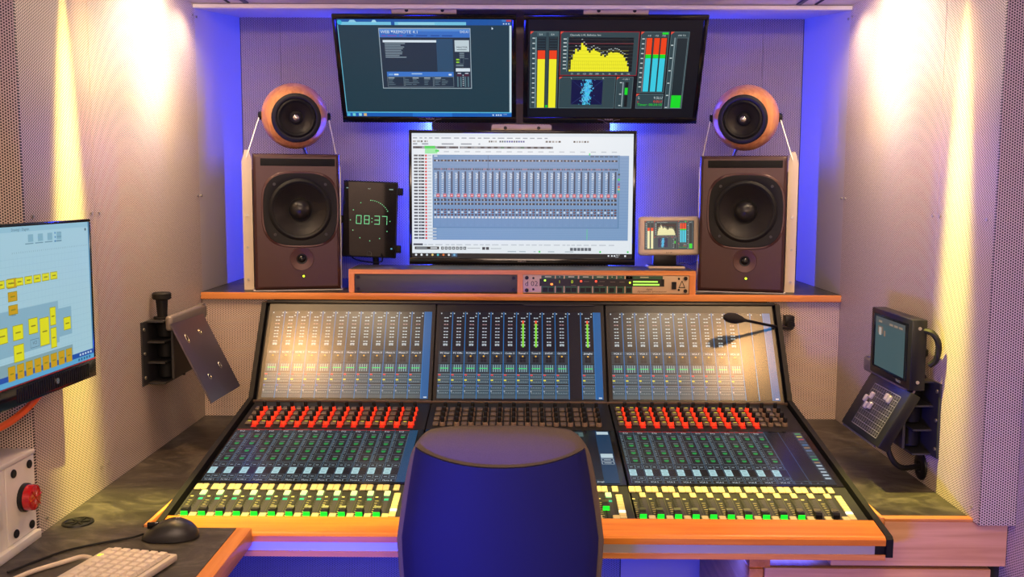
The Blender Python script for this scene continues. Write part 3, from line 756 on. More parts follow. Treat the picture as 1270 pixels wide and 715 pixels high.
# --- central monitor: mixer window
M = frame((-.3605, 3.15, 1.6305), (1, 0, 0), (0, 0, 1))
MW, MH = .731, .4315
t, CM, cw, ch = monitor('central_monitor', 'large upright monitor showing a pale blue mixer window', M, MW, MH, .010, .05, chin=.022)
mount_plate(t, M, MW, .362)
MB().box(-.1, .1, 3.20, 3.344, 1.35, 1.50).build('mount_arm', GREY_D, t)
brand(t, M, MW/2, -MH+.0095, False)
c = Canvas(CM, cw, ch, 1035, 585)
OFF = (40, 55)
def r_(a, b, x, y, cc, l=2): c.rect(a-OFF[0], b-OFF[1], x-OFF[0], y-OFF[1], cc, l)
PB = S(112, 152, 198); DK = S(36, 44, 58); WH = S(238, 246, 252)
c.rect(0, 0, 1035, 585, S(234, 244, 252), 0)
r_(40, 55, 1075, 70, S(220, 234, 246), 1)
rd = random.Random(11)
x = 46
for wd_ in (22, 14, 12, 18, 22, 50, 26, 26, 32, 18, 32, 16, 34, 30, 26, 24, 24, 26, 16):
    r_(x, 75, x+wd_*.9, 80, S(150, 166, 182), 2); x += wd_+9
for a, b, n in ((46, 84, 2), (70, 95, 2), (100, 118, 2), (400, 440, 4), (450, 570, 11), (665, 740, 5), (795, 870, 6)):
    for k in range(n):
        xx = a+(b-a)*k/n; r_(xx, 89, xx+(b-a)/n*.7, 97, S(*[rd.choice((60, 90, 150, 180))]*3) if a != 450 else S(50, 60+rd.randint(0, 40), 90+rd.randint(0, 80)), 2)
for a, b in ((46, 66), (88, 118), (180, 236), (270, 320), (352, 360)): r_(a, 102, b, 108, S(140, 155, 170), 2)
r_(46, 116, 258, 126, S(60, 70, 86), 2); r_(264, 116, 700, 126, S(120, 130, 142), 2)
for k in range(14): r_(270+k*31, 117, 286+k*31, 125, rd.choice((DK, S(40, 50, 60), S(150, 155, 160), S(60, 110, 90))), 3)
for k in range(7): r_(60+k*28, 117, 76+k*28, 125, S(150, 160, 170) if k % 2 else DK, 3)
r_(100, 114, 150, 127, S(30, 215, 80), 4); r_(102, 128, 160, 150, S(150, 240, 170), 3); r_(150, 132, 168, 142, S(60, 220, 100), 4)
for k in range(17): r_(190+k*49, 138, 214+k*49, 143, S(190, 202, 214), 2)
# track list
for k in range(27):
    y = 155+k*14.9
    r_(50, y, 68, y+8, S(70, 80, 92), 2); r_(72, y, 98, y+8, DK, 2); r_(78, y+2, 86, y+6, S(150, 160, 170), 3); r_(102, y, 111, y+9, S(220, 60, 60), 2); r_(115, y+1, 132 if k < 23 else 155, y+7, S(196, 208, 218), 2)
# mixer window
r_(137, 157, 1055, 555, S(118, 158, 202), 1)
for k in range(9): r_(160, 502+k*6, 1055, 503+k*6, S(140, 178, 216), 2)
for k in range(24): r_(1012, 162+k*14, 1055, 163+k*14, S(146, 182, 218), 2)
r_(137, 155, 1012, 498, S(92, 138, 182), 2); r_(140, 168, 1006, 494, PB, 3); r_(140, 157, 1006, 166, S(104, 152, 200), 3); r_(145, 159, 160, 163, WH, 4)
for k in range(6): r_(875+k*22, 159, 892+k*22, 164, S(60, 80, 100), 4)
n = 27; p = (1003-141)/n
for k in range(n):
    a = 141+k*p
    r_(a, 200, a+1.4, 492, S(104, 148, 190), 4)
    r_(a+2, 178, a+p*.45, 186, DK, 4); r_(a+p*.62, 178, a+p-2, 186, DK, 4); r_(a+p*.42, 180, a+p*.62, 184, S(210, 190, 170) if k % 3 else WH, 5)
    r_(a+2, 196, a+p-2, 197.5, S(96, 140, 184), 4); r_(a+2, 212, a+p-2, 213.5, S(96, 140, 184), 4)
    for q in range(4): r_(a+3+q*p*.24, 218, a+3+q*p*.24+p*.16, 226, rd.choice((DK, S(70, 60, 80), S(160, 110, 120))), 4)
    r_(a+p*.58, 232, a+p*.82, 334, S(40, 66, 98), 4)
    for q in range(5): r_(a+p*.18+(q % 2)*3, 240+q*6, a+p*.48+(q % 2)*2, 243+q*6, WH, 5)
    for q in range(7): r_(a+p*.2, 272+q*10, a+p*.45, 275+q*10, S(215, 230, 245), 5)
    if k == 12: r_(a+p*.6, 310, a+p*.82, 322, S(120, 40, 50), 6); r_(a+p*.62, 324, a+p*.8, 330, WH, 6)
    r_(a+p*.45, 337, a+p*.9, 353, S(214, 80, 92), 4); r_(a+p*.55, 342, a+p*.8, 348, S(240, 200, 205), 5); r_(a+p*.1, 340, a+p*.4, 352, S(180, 200, 220), 4)
    for q in range(2):
        r_(a+p*.1, 362+q*18, a+p*.9, 371+q*18, DK, 4); r_(a+p*.4, 362+q*18, a+p*.52, 371+q*18, S(190, 205, 220), 5)
    r_(a+p*.5, 356, a+p*.8, 360, S(40, 60, 80), 4)
    for q in range(4):
        y = 408+q*12
        r_(a+p*.1, y, a+p*.4, y+8, S(210, 222, 235) if q % 2 else S(70, 60, 70), 4); r_(a+p*.55, y, a+p*.9, y+8, DK if q != 3 else WH, 4); r_(a+p*.62, y+2, a+p*.75, y+5, S(200, 120, 120), 5)
    c.disc(a+p*.5-OFF[0], 483-OFF[1], 4, S(116, 158, 200), 5)
r_(396, 158, 398, 230, S(50, 90, 130), 5); r_(141, 400, 1003, 402, S(104, 148, 190), 5)
for y, cc in ((240, S(60, 70, 80)), (264, S(30, 220, 90)), (285, S(110, 60, 160)), (298, S(220, 90, 80)), (310, S(220, 200, 90)), (320, S(60, 180, 160))): r_(1004, y, 1014, y+8, cc, 5)
r_(862, 502, 864, 552, S(60, 230, 120), 4); r_(868, 146, 874, 155, S(60, 230, 120), 4)
# foot of the window
r_(40, 556, 1075, 618, S(236, 245, 252), 2); r_(46, 572, 90, 581, S(60, 70, 80), 3)
x = 96
while x < 1000: wd_ = rd.randint(18, 48); r_(x, 575, x+wd_*.7, 580, S(200, 210, 220), 3); x += wd_
r_(52, 587, 166, 600, S(30, 34, 40), 3); r_(58, 591, 110, 596, S(150, 160, 170), 4); r_(126, 591, 158, 596, WH, 4)
for k in range(7): r_(176+k*17.5, 587, 189+k*17.5, 601, S(70, 80, 92), 3); r_(180+k*17.5, 591, 185+k*17.5, 597, WH, 4)
for k in range(2): r_(370+k*18, 588, 384+k*18, 601, S(60, 66, 80), 3)
for k in range(6): r_(784+k*17, 590, 798+k*17, 604, S(90, 100, 112), 3)
r_(300, 593, 360, 595, S(130, 140, 150), 3); r_(410, 593, 460, 597, S(190, 200, 210), 3)
for a, b in ((490, 530), (545, 575), (612, 622), (680, 710), (760, 800)): r_(a, 607, b, 611, S(170, 190, 200), 3)
for a in (636, 922, 1052): r_(a, 605, a+8, 613, S(40, 220, 90), 3)
r_(40, 618, 1075, 640, S(8, 18, 28), 4)
for k, cc in enumerate((WH, WH, S(200, 215, 225), S(240, 210, 130), S(70, 200, 220), S(230, 120, 60), S(235, 240, 245), S(120, 190, 235))):
    c.disc(58+k*25.8-OFF[0], 626-OFF[1], 5.5, cc, 6, 8)
r_(225, 618, 252, 635, S(60, 96, 130), 5)
for a in (962, 978, 990): r_(a, 624, a+7, 631, WH, 6)
c.text('08:37', 1000-OFF[0], 627-OFF[1], 6, WH, 6); c.text('15.09.', 998-OFF[0], 635-OFF[1], 5, WH, 6); r_(1040, 624, 1048, 632, WH, 6)
c.build('screen_image', SCR, t)

# --- left wall monitor: planning page
X = Vector((.049, 1, 0)).normalized()
MWl, MHl = .535, .332
P1 = Vector((-.901, 2.035, 1.378))
M = frame(P1-X*MWl, X, (0, 0, 1))
t, CM, cw, ch = monitor('wall_monitor', 'monitor at the left wall showing a planning page of yellow boxes', M, MWl, MHl, .006, .04, chin=.040)
MB(M).box(.001, MWl-.001, -MHl+.0375, -MHl+.0395, -.003, .0006).build('red_line', plain('red_trim', (.35, .01, .015), .3), t, 'thin red line along the chin')
vent = MB(M)
for k in range(34): vent.box(MWl-.30+k*.008, MWl-.30+k*.008+.004, -MHl+.006, -MHl+.032, 0, .0009)
vent.build('chin_grille', BLACK_M, t)
MB(M).cyl((MWl-.16, -MHl+.02, 0), (MWl-.16, -MHl+.02, .002), .006, n=12).build('power_button', SILVER, t)
MB().box(-1.058, -.945, 1.60, 1.70, 1.15, 1.25, .006).build('wall_arm', GREY_D, t)
c = Canvas(CM, cw, ch, cw*1000, ch*1000)
Wm, Hm = cw*1000, ch*1000
BG = S(168, 208, 222); YB_ = S(228, 226, 20); AM = S(205, 160, 10)
c.rect(0, 0, Wm, Hm, BG, 0); c.rect(0, 0, Wm, 10, S(150, 196, 214), 1); c.rect(Wm-5, 0, Wm, Hm-20, S(60, 130, 170), 2)
for k in range(16): c.rect(0, 58+k*13, Wm-8, 58.6+k*13, S(150, 194, 212), 1)
for k in range(40): c.rect(Wm-10-k*13, 54, Wm-10.6-k*13, Hm-30, S(156, 198, 214), 1); c.rect(Wm-12-k*7, 46, Wm-13-k*7, 49, S(110, 150, 170), 2)
c.text('Drawing1 - Diagram', Wm-285, 8, 5, S(70, 100, 120), 2)
for k in range(4): c.rect(Wm-130-k*34, 16, Wm-112-k*34, 30, S(132, 178, 196), 2); c.rect(Wm-140-k*34, 32, Wm-112-k*34, 34, S(110, 150, 170), 2)
for k in range(3): c.disc(Wm-136, 17+k*8, 2.2, S(60, 130, 190), 3); c.rect(Wm-130, 15.5+k*8, Wm-112, 18.5+k*8, S(110, 150, 170), 2)
c.disc(Wm-16, 15, 3, S(40, 60, 80), 2)
def ybox(a, b, x, y, cc): c.rect(a, b, x, y, S(150, 150, 20), 3); c.rect(a+1.2, b+1.2, x-1.2, y-1.2, cc, 4); c.rect(a+(x-a)*.25, (b+y)/2-1.2, x-(x-a)*.25, (b+y)/2+1.2, S(140, 135, 20), 5)
for k in range(10): ybox(Wm-160-k*30, 92+k*.2, Wm-134-k*30, 107+k*.2, YB_)
for k in range(3): ybox(Wm-306, 92+k*24, Wm-276, 110+k*24, AM)
c.rect(Wm-420, 150, Wm-136, 232, S(136, 180, 200), 2); c.rect(Wm-136, 166, Wm-86, 222, S(136, 180, 200), 2); c.text('Media', Wm-300, 160, 5, S(60, 80, 100), 3)
for a, b, x, y in ((-296, 178, -262, 206), (-244, 172, -212, 202), (-296, 214, -262, 246), (-206, 176, -172, 230), (-168, 160, -146, 196), (-168, 200, -146, 240), (-118, 186, -90, 212), (-346, 178, -312, 206)): ybox(Wm+a, b, Wm+x, y, YB_)
c.outline(Wm-240, 212, Wm-210, 228, 1, S(90, 120, 140), 3); c.text('VCS', Wm-225, 222, 6, S(60, 80, 100), 3, 'c')
c.rect(Wm-460, 244, Wm-86, 284, S(132, 168, 178), 2)
for k in range(8): ybox(Wm-114-k*29, 250, Wm-90-k*29, 278, AM)
c.rect(0, 300, Wm-5, 301, S(120, 170, 190), 2)
c.rect(0, Hm-20, Wm, Hm-10, S(20, 80, 170), 3); c.rect(0, Hm-10, Wm, Hm, S(90, 170, 215), 3)
for k in range(5): c.rect(Wm-60+k*11, Hm-17, Wm-54+k*11, Hm-13, S(200, 220, 235), 4); c.rect(Wm-66+k*11, Hm-8, Wm-60+k*11, Hm-3, S(40, 90, 140), 4)
c.build('screen_image', SCR, t)
top(MB().tube([(-.925, 1.845, 1.052), (-.945, 1.825, 1.022), (-.965, 1.77, 1.000), (-.995, 1.70, .992), (-1.04, 1.62, .995)], .007).build('orange_cable', ORANGE), 'orange cable hanging below the wall monitor', 'cable')

# ------------------------------------------------------------ tablet clock and level meter
a = math.radians(-2.2)
TX = Vector((math.cos(a), .06, math.sin(a))).normalized(); TY = Vector((-math.sin(a), .005, math.cos(a))); TY = (TY-TX*TY.dot(TX)).normalized()
M = frame((-.567, 3.135, 1.470), TX, TY)
t = thing('tablet_clock', 'black tablet with green ring clock leaning left of the central monitor', 'tablet', (-.475, 3.15, 1.226))
MB(M).box(0, .174, -.245, 0, -.009, 0, .003, 3).build('body', BLACK, t)
MB(M).box(.004, .170, -.241, -.004, 0, .0012, .0004, 1).build('front_glass', GLASS_B, t)
c = Canvas(M @ Matrix.Translation((0, 0, .0014)), .174, .245, 380, 520)
GC = S(120, 235, 160)
SEG = {'0': 'abcdef', '8': 'abcdefg', '3': 'abcdg', '7': 'abc'}
def digit(ch_, x, y, w_, h_, tk):
    g = {'a': (x, y, x+w_, y+tk), 'g': (x, y+h_/2-tk/2, x+w_, y+h_/2+tk/2), 'd': (x, y+h_-tk, x+w_, y+h_), 'f': (x, y, x+tk, y+h_/2), 'b': (x+w_-tk, y, x+w_, y+h_/2), 'e': (x, y+h_/2, x+tk, y+h_), 'c': (x+w_-tk, y+h_/2, x+w_, y+h_)}
    for q in SEG[ch_]: c.rect(g[q][0]+1.5, g[q][1]+1.5, g[q][2]-1.5, g[q][3]-1.5, GC, 2)
for ch_, x in (('0', 92), ('8', 148), ('3', 220), ('7', 272)): digit(ch_, x, 232, 40, 62, 7)
c.disc(204, 252, 3.5, GC, 2); c.disc(204, 276, 3.5, GC, 2)
for k in range(60):
    an = 2*PI*k/60
    if k % 5 == 0: c.disc(192+138*math.sin(an), 268-138*math.cos(an), 3.6, GC, 2, 8)
    elif k < 10: c.disc(192+138*math.sin(an), 268-138*math.cos(an), 3.0, GC, 2, 8)
c.text('08:37', 170, 54, 6, S(150, 180, 170), 2); c.rect(20, 48, 34, 54, S(120, 160, 150), 2); c.rect(318, 48, 346, 54, S(120, 160, 150), 2); c.rect(340, 450, 352, 460, S(90, 160, 190), 2)
c.build('clock_face', SCR, t)
MB(M).lathe([(.0085, .0013), (.0085, .0016), (.0065, .0016)], 20, Matrix.Translation((.087, -.2325, 0))).build('home_button', GREY_D, t)
h = thing('tablet_holder', 'black clamp holder and foot behind the tablet clock', 'stand', (-.475, 3.2, ZS))
MB(M).box(.03, .144, -.20, -.05, -.022, -.0095, .003).build('back_plate', BLACK_M, h)
MB().cyl((-.47, 3.185, ZS+.012), (-.475, 3.168, 1.30), .011, n=12).build('stem', BLACK_M, h)
MB().box(-.535, -.405, 3.14, 3.25, ZS, ZS+.012, .003).build('foot', BLACK_M, h)
for x0, x1, y, z in ((.172, .190, -.030, 0), (.172, .190, -.215, 0), (-.016, .002, -.125, 0)):
    MB(M).box(x0, x1, y-.012, y+.012, -.020, .004, .003).cyl((x0+.009, y, -.02), (x0+.009, y, .010), .007, n=10).build('clamp', BLACK_M, h)
top(MB().tube([(-.45, 3.128, 1.235), (-.445, 3.126, 1.212), (-.475, 3.13, 1.2065), (-.53, 3.135, 1.215), (-.555, 3.14, 1.235), (-.575, 3.2, 1.25)], .0022, 6).build('tablet_cable', BLACK), 'thin black cable looping below the tablet clock', 'cable')

t = thing('level_meter', 'cream desktop level meter with small colour screen beside the central monitor', 'meter', (.468, 3.06, RZ))
yM = 3.05
M = frame((.369, yM, 1.3605), (1, 0, .012), (0, .10, 1))
MB(M).box(0, .191, -.122, 0, -.028, 0, .010, 4).build('case', CREAM, t)
MB(M).box(.018, .172, -.104, -.014, -.002, .0006).build('screen_glass', BLACK_G, t)
c = Canvas(M @ Matrix.Translation((.020, -.0155, .0010)), .150, .087, 900, 410, .00008); c.rect(-6, -6, 906, 416, S(40, 58, 66), 0); meter_page(c, True); c.build('screen_image', SCR, t)
c = Canvas(M @ Matrix.Translation((0, 0, .0003)), 1, 1); c.text('R T W', .0955, .1155, .0042, S(70, 50, 44), 1, 'c', .018); c.build('brand_print', PRINT, t)
MB().box(.418, .490, 3.055, 3.085, RZ+.008, 1.244, .002).build('stand_neck', BLACK, t)
MB().box(.398, .512, 3.02, 3.10, RZ, RZ+.0065, .002).build('stand_base', CREAM, t)
MB().box(.402, .508, 3.025, 3.095, RZ+.0065, RZ+.0085).build('base_pad', BLACK, t)
top(MB().tube([(.50, 3.09, RZ+.010), (.53, 3.11, RZ+.012), (.56, 3.16, RZ+.004), (.60, 3.25, RZ+.02)], .003, 6).build('meter_cable', plain('blue_grey_cable', S(120, 120, 140), .5)), 'thin cable running behind the cream level meter', 'cable')

# ------------------------------------------------------------ desks
t = thing('corner_desk', 'slate topped corner desk on the left with beech inner edge', 'desk', (-.77, 1.9, 0))
MB().prism([(-.969, 1.2), (-.586, 1.2), (-.586, 1.949), (-.781, 1.949), (-.781, 2.944), (-.969, 2.944)], 2, ZD-.03, ZD).prism([(-1.059, 1.2), (-.97, 1.2), (-.97, 1.89), (-1.059, 1.89)], 2, ZD-.03, ZD).build('desk_top', SLATE, t)
MB().box(-.5855, -.553, 1.2, 1.949, ZD-.036, ZD+.001, .003).build('edge_band', WOOD_Y, t)
MB().box(-.7805, -.772, 1.956, 2.80, ZD-.03, ZD+.003, .001).build('edge_band', WOOD_Y, t)
MB().box(-.97, -.93, 1.3, 2.7, 0, ZD-.03).build('support_panel', WOOD_Y, t)
t = thing('side_desk', 'narrow slate topped side desk along the right wall', 'desk', (.87, 2.4, 0))
MB().box(.781, .969, 2.052, 2.944, ZD-.03, ZD).build('desk_top', SLATE, t)
MB().box(.782, .97, 2.0305, 2.052, ZD-.006, ZD+.001, .001).build('edge_band', WOOD_X, t)
MB().box(.772, .7805, 2.031, 2.80, ZD-.03, ZD+.003, .001).build('edge_band', WOOD_Y, t)
t = thing('drawer_cabinet', 'beech drawer cabinet with stepped front board under the right side desk', 'cabinet', (.77, 2.3, 0))
MB().box(.53, .968, 2.061, 2.6, 0, .628).box(.79, .96, 2.07, 2.6, .628, ZD-.031).box(.50, .545, 2.05, 2.6, .628, .662).build('carcass', WOOD_Y, t)
MB().box(.498, .529, 2.042, 2.6, 0, .628, .002).build('side_panel', WOOD_Y, t)
MB().box(.532, 1.020, 2.042, 2.0595, .03, .630, .002).build('drawer', WOOD_LIT, t)
MB().prism([(.670, .642), (1.044, .642), (1.044, ZD-.006), (.782, ZD-.006), (.782, .683), (.670, .683)], 1, 2.03, 2.0515).build('front_board', WOOD_LIT, t)
t = thing('panel_handle', 'U shaped pale handle on the blue lit kneewell panel', 'handle', (.53, 2.79, .40))
MB().box(.498, .505, 2.765, 2.7995, .375, .425).box(.565, .572, 2.765, 2.7995, .375, .425).box(.498, .572, 2.762, 2.768, .375, .383).build('grip', ALU, t)

# ------------------------------------------------------------ mixing console
CA, CB, CC = Vector((0, 1.955, .725)), Vector((0, 2.72, .843)), Vector((0, 2.89, 1.10))
ML = frame(CA, (1, 0, 0), CB-CA); MU = frame(CB, (1, 0, 0), CC-CB)
LL = (CB-CA).length; LU = (CC-CB).length
con = thing('mixing_console', 'long black mixing console with rows of lit knobs, faders and channel screens', 'mixing console', (0, 2.4, .69))
MB().prism([(1.97, .694), (1.97, .716), (2.728, .831), (2.898, 1.092), (2.925, 1.092), (2.925, .76), (2.79, .76), (2.79, .69)], 0, -.756, .756).build('chassis', BLACK_M, con)
for s in (-1, 1):
    MB().prism([(1.951, .690), (1.951, .728), (1.958, .7335), (2.714, .852), (2.882, 1.104), (2.926, 1.104), (2.926, .76), (2.79, .76), (2.79, .69)], 0, s*.7575, s*.771).build('side_panel', BLACK_M, con)
MB().prism([(1.953, .714), (1.953, .7265), (1.957, .7305), (1.962, .7325), (2.029, .7425), (2.029, .730), (1.972, .7225), (1.972, .714)], 0, -.7565, .7565).build('armrest', wood('armrest_beech', S(208, 116, 34), S(228, 140, 50), 0, .38), con)
MB().box(-.7565, .735, 1.956, 1.969, .6945, .7135).build('front_strip', ALU, con)
MB().box(.7355, .7565, 1.956, 1.969, .6945, .7135, .001).build('strip_plug', BLACK, con)
MB().box(-.7565, .7565, 1.953, 1.969, .683, .6942).build('lower_rail', WOOD_X, con)
PITCH = .0379
NAMES = (['TC MC 1', 'TC MC 2', 'TC MC 3', 'TC phone']+['Mono %d' % k for k in range(1, 9)],
         ['PC User', 'PC Offlc', 'PC Mgmt1', 'PC Mgmt2', 'Codec 1', 'Codec 2', 'Tonal 1', 'Tonal 2', 'DVD-P', 'CD-CDR', '', 'Jingle'],
         ['VCA %d' % k for k in range(1, 11)]+['', ''])
BLK = S(16, 16, 20); TEAL = S(50, 66, 76); TEAL2 = S(84, 104, 114); BLN = S(34, 112, 178); LT = S(190, 205, 212); GRN2 = S(50, 225, 110)
def upper_page(c, names, w_, h_):
    c.rect(0, 0, w_, h_, BLK, 0)
    p = PITCH*1000
    for k, nm in enumerate(names):
        a = k*p
        c.rect(a+p-1.1, 0, a+p+1.1, h_, BLN, 4)
        c.rect(a+3, 3, a+6, 7, LT, 2)
        c.rect(a+p-7, 3, a+p-4, 7, LT, 2)
        if not nm:
            continue
        for j, y in enumerate((18, 29, 40, 52, 63, 73, 82, 96, 107)):
            cc = S(172, 140, 142) if j == 2 else LT
            c.rect(a+13, y, a+18, y+3, cc, 2); c.rect(a+18.6, y+.8, a+20, y+2.2, cc, 2); c.rect(a+20.6, y, a+25.6, y+3, cc, 2)
        c.rect(a+13, 103.5, a+25.6, 106, LT, 2)
        c.rect(a+29, 13, a+33, 16, LT, 2)
        if nm in ('Tonal 1', 'Tonal 2', 'Jingle'):
            c.rect(a+16.6, 28, a+22, 38, S(245, 90, 40), 5); c.rect(a+16.6, 38, a+22, 114, S(130, 220, 50), 5)
        c.rect(a+2, 127, a+p-2, 138, TEAL, 2)
        c.text(nm, a+p/2, 135.6, 5.2, S(235, 240, 245), 3, 'c', min(26, 4.2*len(nm)))
        c.rect(a+2, 140, a+p-2, 165, S(60, 70, 76), 2); c.rect(a+3, 141, a+p-3, 164, S(44, 52, 58), 3)
        for i in range(2):
            for j in range(2): c.rect(a+10+i*9, 144+j*9.6, a+18+i*9, 152.6+j*9.6, S(18, 20, 24), 4)
        c.rect(a+16.4, 141, a+20.6, 145, S(250, 190, 60), 5)
        c.rect(a+2, 168, a+p-2, 194, S(54, 74, 84), 2)
        for i in range(4): c.rect(a+9+i*6.4, 170, a+10.8+i*6.4, 192, S(150, 185, 190), 3)
        c.rect(a+7, 180, a+p-7, 182.4, GRN2, 4)
        for j, (y, cc) in enumerate(((198, S(225, 60, 60)), (214, S(225, 215, 60)), (232, S(70, 90, 200)), (248, S(150, 160, 170)))):
            c.rect(a+1, y, a+p-1, y+14.5, S(58, 78, 88), 2); c.rect(a+1, y, a+p-1, y+1.3, S(130, 150, 158), 3)
            c.rect(a+2.5, y+2, a+9.5 if j < 2 else a+6, y+6, cc, 4)
            for i in range(6): c.rect(a+5+i*5, y+7.5, a+6.6+i*5, y+10, S(140, 160, 168), 3)
            c.rect(a+4, y+11, a+p-5, y+11.8, S(100, 122, 130), 3)
        c.rect(a+1, 263, a+p-1, h_-2, S(70, 86, 94), 2)
    xe = 12*p
    if w_-xe > 4: c.rect(xe+.9, 0, w_, h_, S(18, 90, 150), 2); c.rect(w_-13, h_-7, w_-4, h_-3, LT, 3)
for m, xc in enumerate((-.5, 0, .502)):
    # upper display: bezel glass and picture
    MB(MU).box(xc-.2485, xc+.2485, .001, LU, -.006, .0, .001, 1).build('display_panel', plain('satin_display_glass', (.006, .006, .007), .33), con)
    x0 = xc-.238
    c = Canvas(MU @ Matrix.Translation((x0, .283, .0004)), .476, .276, 476, 276)
    upper_page(c, NAMES[m], 476, 276)
    c.build('channel_display', SCR_C, con)
MB(MU).box(-.757, .757, LU, LU+.010, -.02, .004, .002).build('top_lip', BLACK, con)
MB(MU).box(.01, .22, LU-.004, LU-.001, .0, .004).build('top_seal', GREY_D, con)
MB(ML).box(-.757, .757, LL-.010, LL-.004, -.004, .004, .001).build('ridge', plain('bronze_ridge', S(110, 92, 82), .4, .5), con)
def touch_page(c, names, w_, h_, center=False):
    c.rect(0, 0, w_, h_, S(20, 24, 30), 0)
    p = PITCH*1000*1.0
    ln = S(120, 138, 145)
    for k in range(12):
        nm = names[k]; a = k*p
        c.rect(a+p-.6, 0, a+p+.6, h_, S(62, 92, 116), 1)
        c.outline(a+1.5, h_-18, a+p-2, h_-2, 1, S(86, 104, 114), 2)
        c.rect(a+p-12, h_-19, a+p-4, h_-14, S(66, 84, 94), 3)
        c.text(nm or '-', a+p*.45, h_-5, 7.5, S(205, 220, 228), 3, 'c', min(22, 3.6*max(1, len(nm))))
        if not nm or center: continue
        c.rect(a+1, 0, a+p-1, 3.2, S(190, 30, 36), 2); c.rect(a+1, 3.2, a+p-1, 18, S(40, 52, 58), 2); c.text('EQ', a+p/2-2, 13.5, 7, S(200, 205, 208), 3, 'c')
        c.outline(a+1, 20, a+p-1, 200, .9, S(84, 108, 120), 2)
        for j in range(4):
            y = 22+j*45
            c.rect(a+9, y, a+p-2, y+42, S(30, 32, 35), 2); c.rect(a+9, y+41, a+p-2, y+43, S(86, 104, 112), 3); c.rect(a+9, y, a+10, y+42, S(86, 104, 112), 3)
            c.disc(a+24, y+25, 5.6, S(36, 150, 72), 4); c.rect(a+18.5, y+19, a+29.5, y+25, S(36, 150, 72), 4)
            c.rect(a+18, y+8, a+30, y+14, S(96, 112, 110), 4)
            for i in range(5): c.rect(a+2.5, y+4+i*8, a+6.5, y+7+i*8, ln, 3)
        for b in (2, p/2+.5):
            c.outline(a+b, 206, a+b+p/2-3, 227, 1, S(104, 124, 134), 3); c.rect(a+b+4, 214, a+b+p/2-8, 219, ln, 4)
            c.outline(a+b, 268, a+b+p/2-3, 288, 1, S(104, 124, 134), 3); c.rect(a+b+4, 275.5, a+b+p/2-7, 280.5, ln, 4)
        c.rect(a+2, 230, a+p/2, 264, S(176, 216, 222), 3); c.rect(a+2, 246, a+p/2, 247.5, S(110, 150, 156), 4)
        c.rect(a+6, 237, a+p/2-4, 240, S(120, 160, 165), 4); c.rect(a+6, 254, a+p/2-4, 257, S(120, 160, 165), 4)
    xe = 12*p
    if center:
        c.rect(0, 0, 400, h_-20, S(30, 38, 42), 3)
        c.rect(300, 8, 408, 36, S(80, 104, 104), 4); c.outline(340, 12, 368, 30, 1.2, LT, 5); c.rect(346, 18, 362, 22, LT, 6); c.rect(376, 12, 396, 30, S(50, 60, 64), 5)
        c.rect(310, 44, 396, h_-24, S(44, 54, 58), 4); c.rect(372, 44, 396, h_-24, S(56, 66, 68), 5)
        for k in range(4): c.outline(352, 56+k*28, 372, 74+k*28, 1.2, S(110, 120, 122), 6); c.rect(358, 62+k*28, 366, 68+k*28, S(20, 24, 26), 6)
        for k in range(12): c.rect(352, 172+k*10, 357, 175+k*10, LT, 6); c.rect(366, 172+k*10, 371, 175+k*10, LT, 6)
        c.rect(412, 0, 440, h_-20, S(8, 10, 14), 4)
        c.rect(440, 0, w_, h_, S(20, 56, 86), 4)
        c.rect(443, 4, w_-3, 22, S(190, 212, 220), 5); c.rect(443, 142, w_-3, 166, S(190, 212, 220), 5)
        for y in (170, 188): c.outline(443, y, w_-3, y+15, 1.2, LT, 5); c.rect(449, y+6, w_-10, y+9, LT, 5)
    elif w_-xe > 6:
        if not names[11]:
            c.rect(xe-2, 0, w_, h_, S(30, 42, 54), 2)
            for k, cc in enumerate((S(60, 150, 80), S(190, 190, 60), S(170, 60, 70), S(50, 70, 90), S(50, 110, 160), S(150, 120, 80), S(90, 120, 160), S(40, 60, 80), S(60, 110, 90), S(50, 190, 80), S(160, 130, 90), S(180, 200, 210), S(160, 180, 190), S(180, 200, 210), S(190, 210, 220), S(180, 200, 210))):
                c.rect(xe+2, 4+k*17.5, w_-2, 17+k*17.5, S(70, 86, 96), 3); c.rect(xe+4, 7+k*17.5, w_-4, 14+k*17.5, cc, 4)
        else: c.rect(xe, 0, w_, h_, S(24, 70, 104), 2)
for m, xc in enumerate((-.5, 0, .502)):
    MB(ML).box(xc-.2485, xc+.2485, .2435, .566, -.004, .002, .001, 1).build('touch_panel', BLACK_G, con)
    c = Canvas(ML @ Matrix.Translation((xc-.243, .558, .0024)), .476, .306, 476, 306)
    touch_page(c, NAMES[m], 476, 306, m == 1)
    c.build('touch_display', SCR_T, con)
    MB(ML).box(xc-.2485, xc+.2485, .5675, LL-.011, -.004, .0005, .0005, 1).build('knob_panel', PANEL, con)
    MB(ML).box(xc-.2485, xc+.2485, .0765, .2425, -.004, .0005, .0005, 1).build('fader_plate', FADER_P, con)
# knobs and push keys
def lmesh(name, fn, mats): mb = MB(); fn(mb); return mb.mesh(name, mats)
def knob_ring(mb): mb.lathe([(.0076, 0), (.0072, .0085), (.0062, .0105), (.005, .011), (0, .011)], 14)
def knob_foot_glow(mb): mb.lathe([(.0098, 0), (.0094, .0014), (.0078, .0018)], 14); mb.box(-.0068, .0068, -.0215, -.0085, 0, .0008)  # foot disc, and a glowing strip that stands in for the ring's reflection
def knob_cap(mb): mb.lathe([(.0056, .0108), (.0054, .0225), (.0044, .0250), (0, .0254)], 12)
me_ring_r = lmesh('knob', knob_ring, RED_LIT); me_ring_t = lmesh('knob', knob_ring, KNOB_TAN)
me_foot_glow = lmesh('knob_foot_glow', knob_foot_glow, RED_DIM); me_cap = lmesh('knob_cap', knob_cap, BLACK)
me_enc = lmesh('push_key', lambda mb: mb.box(-.0075, .0075, -.010, .010, 0, .0055, .0012, 1), ENC_KEY)
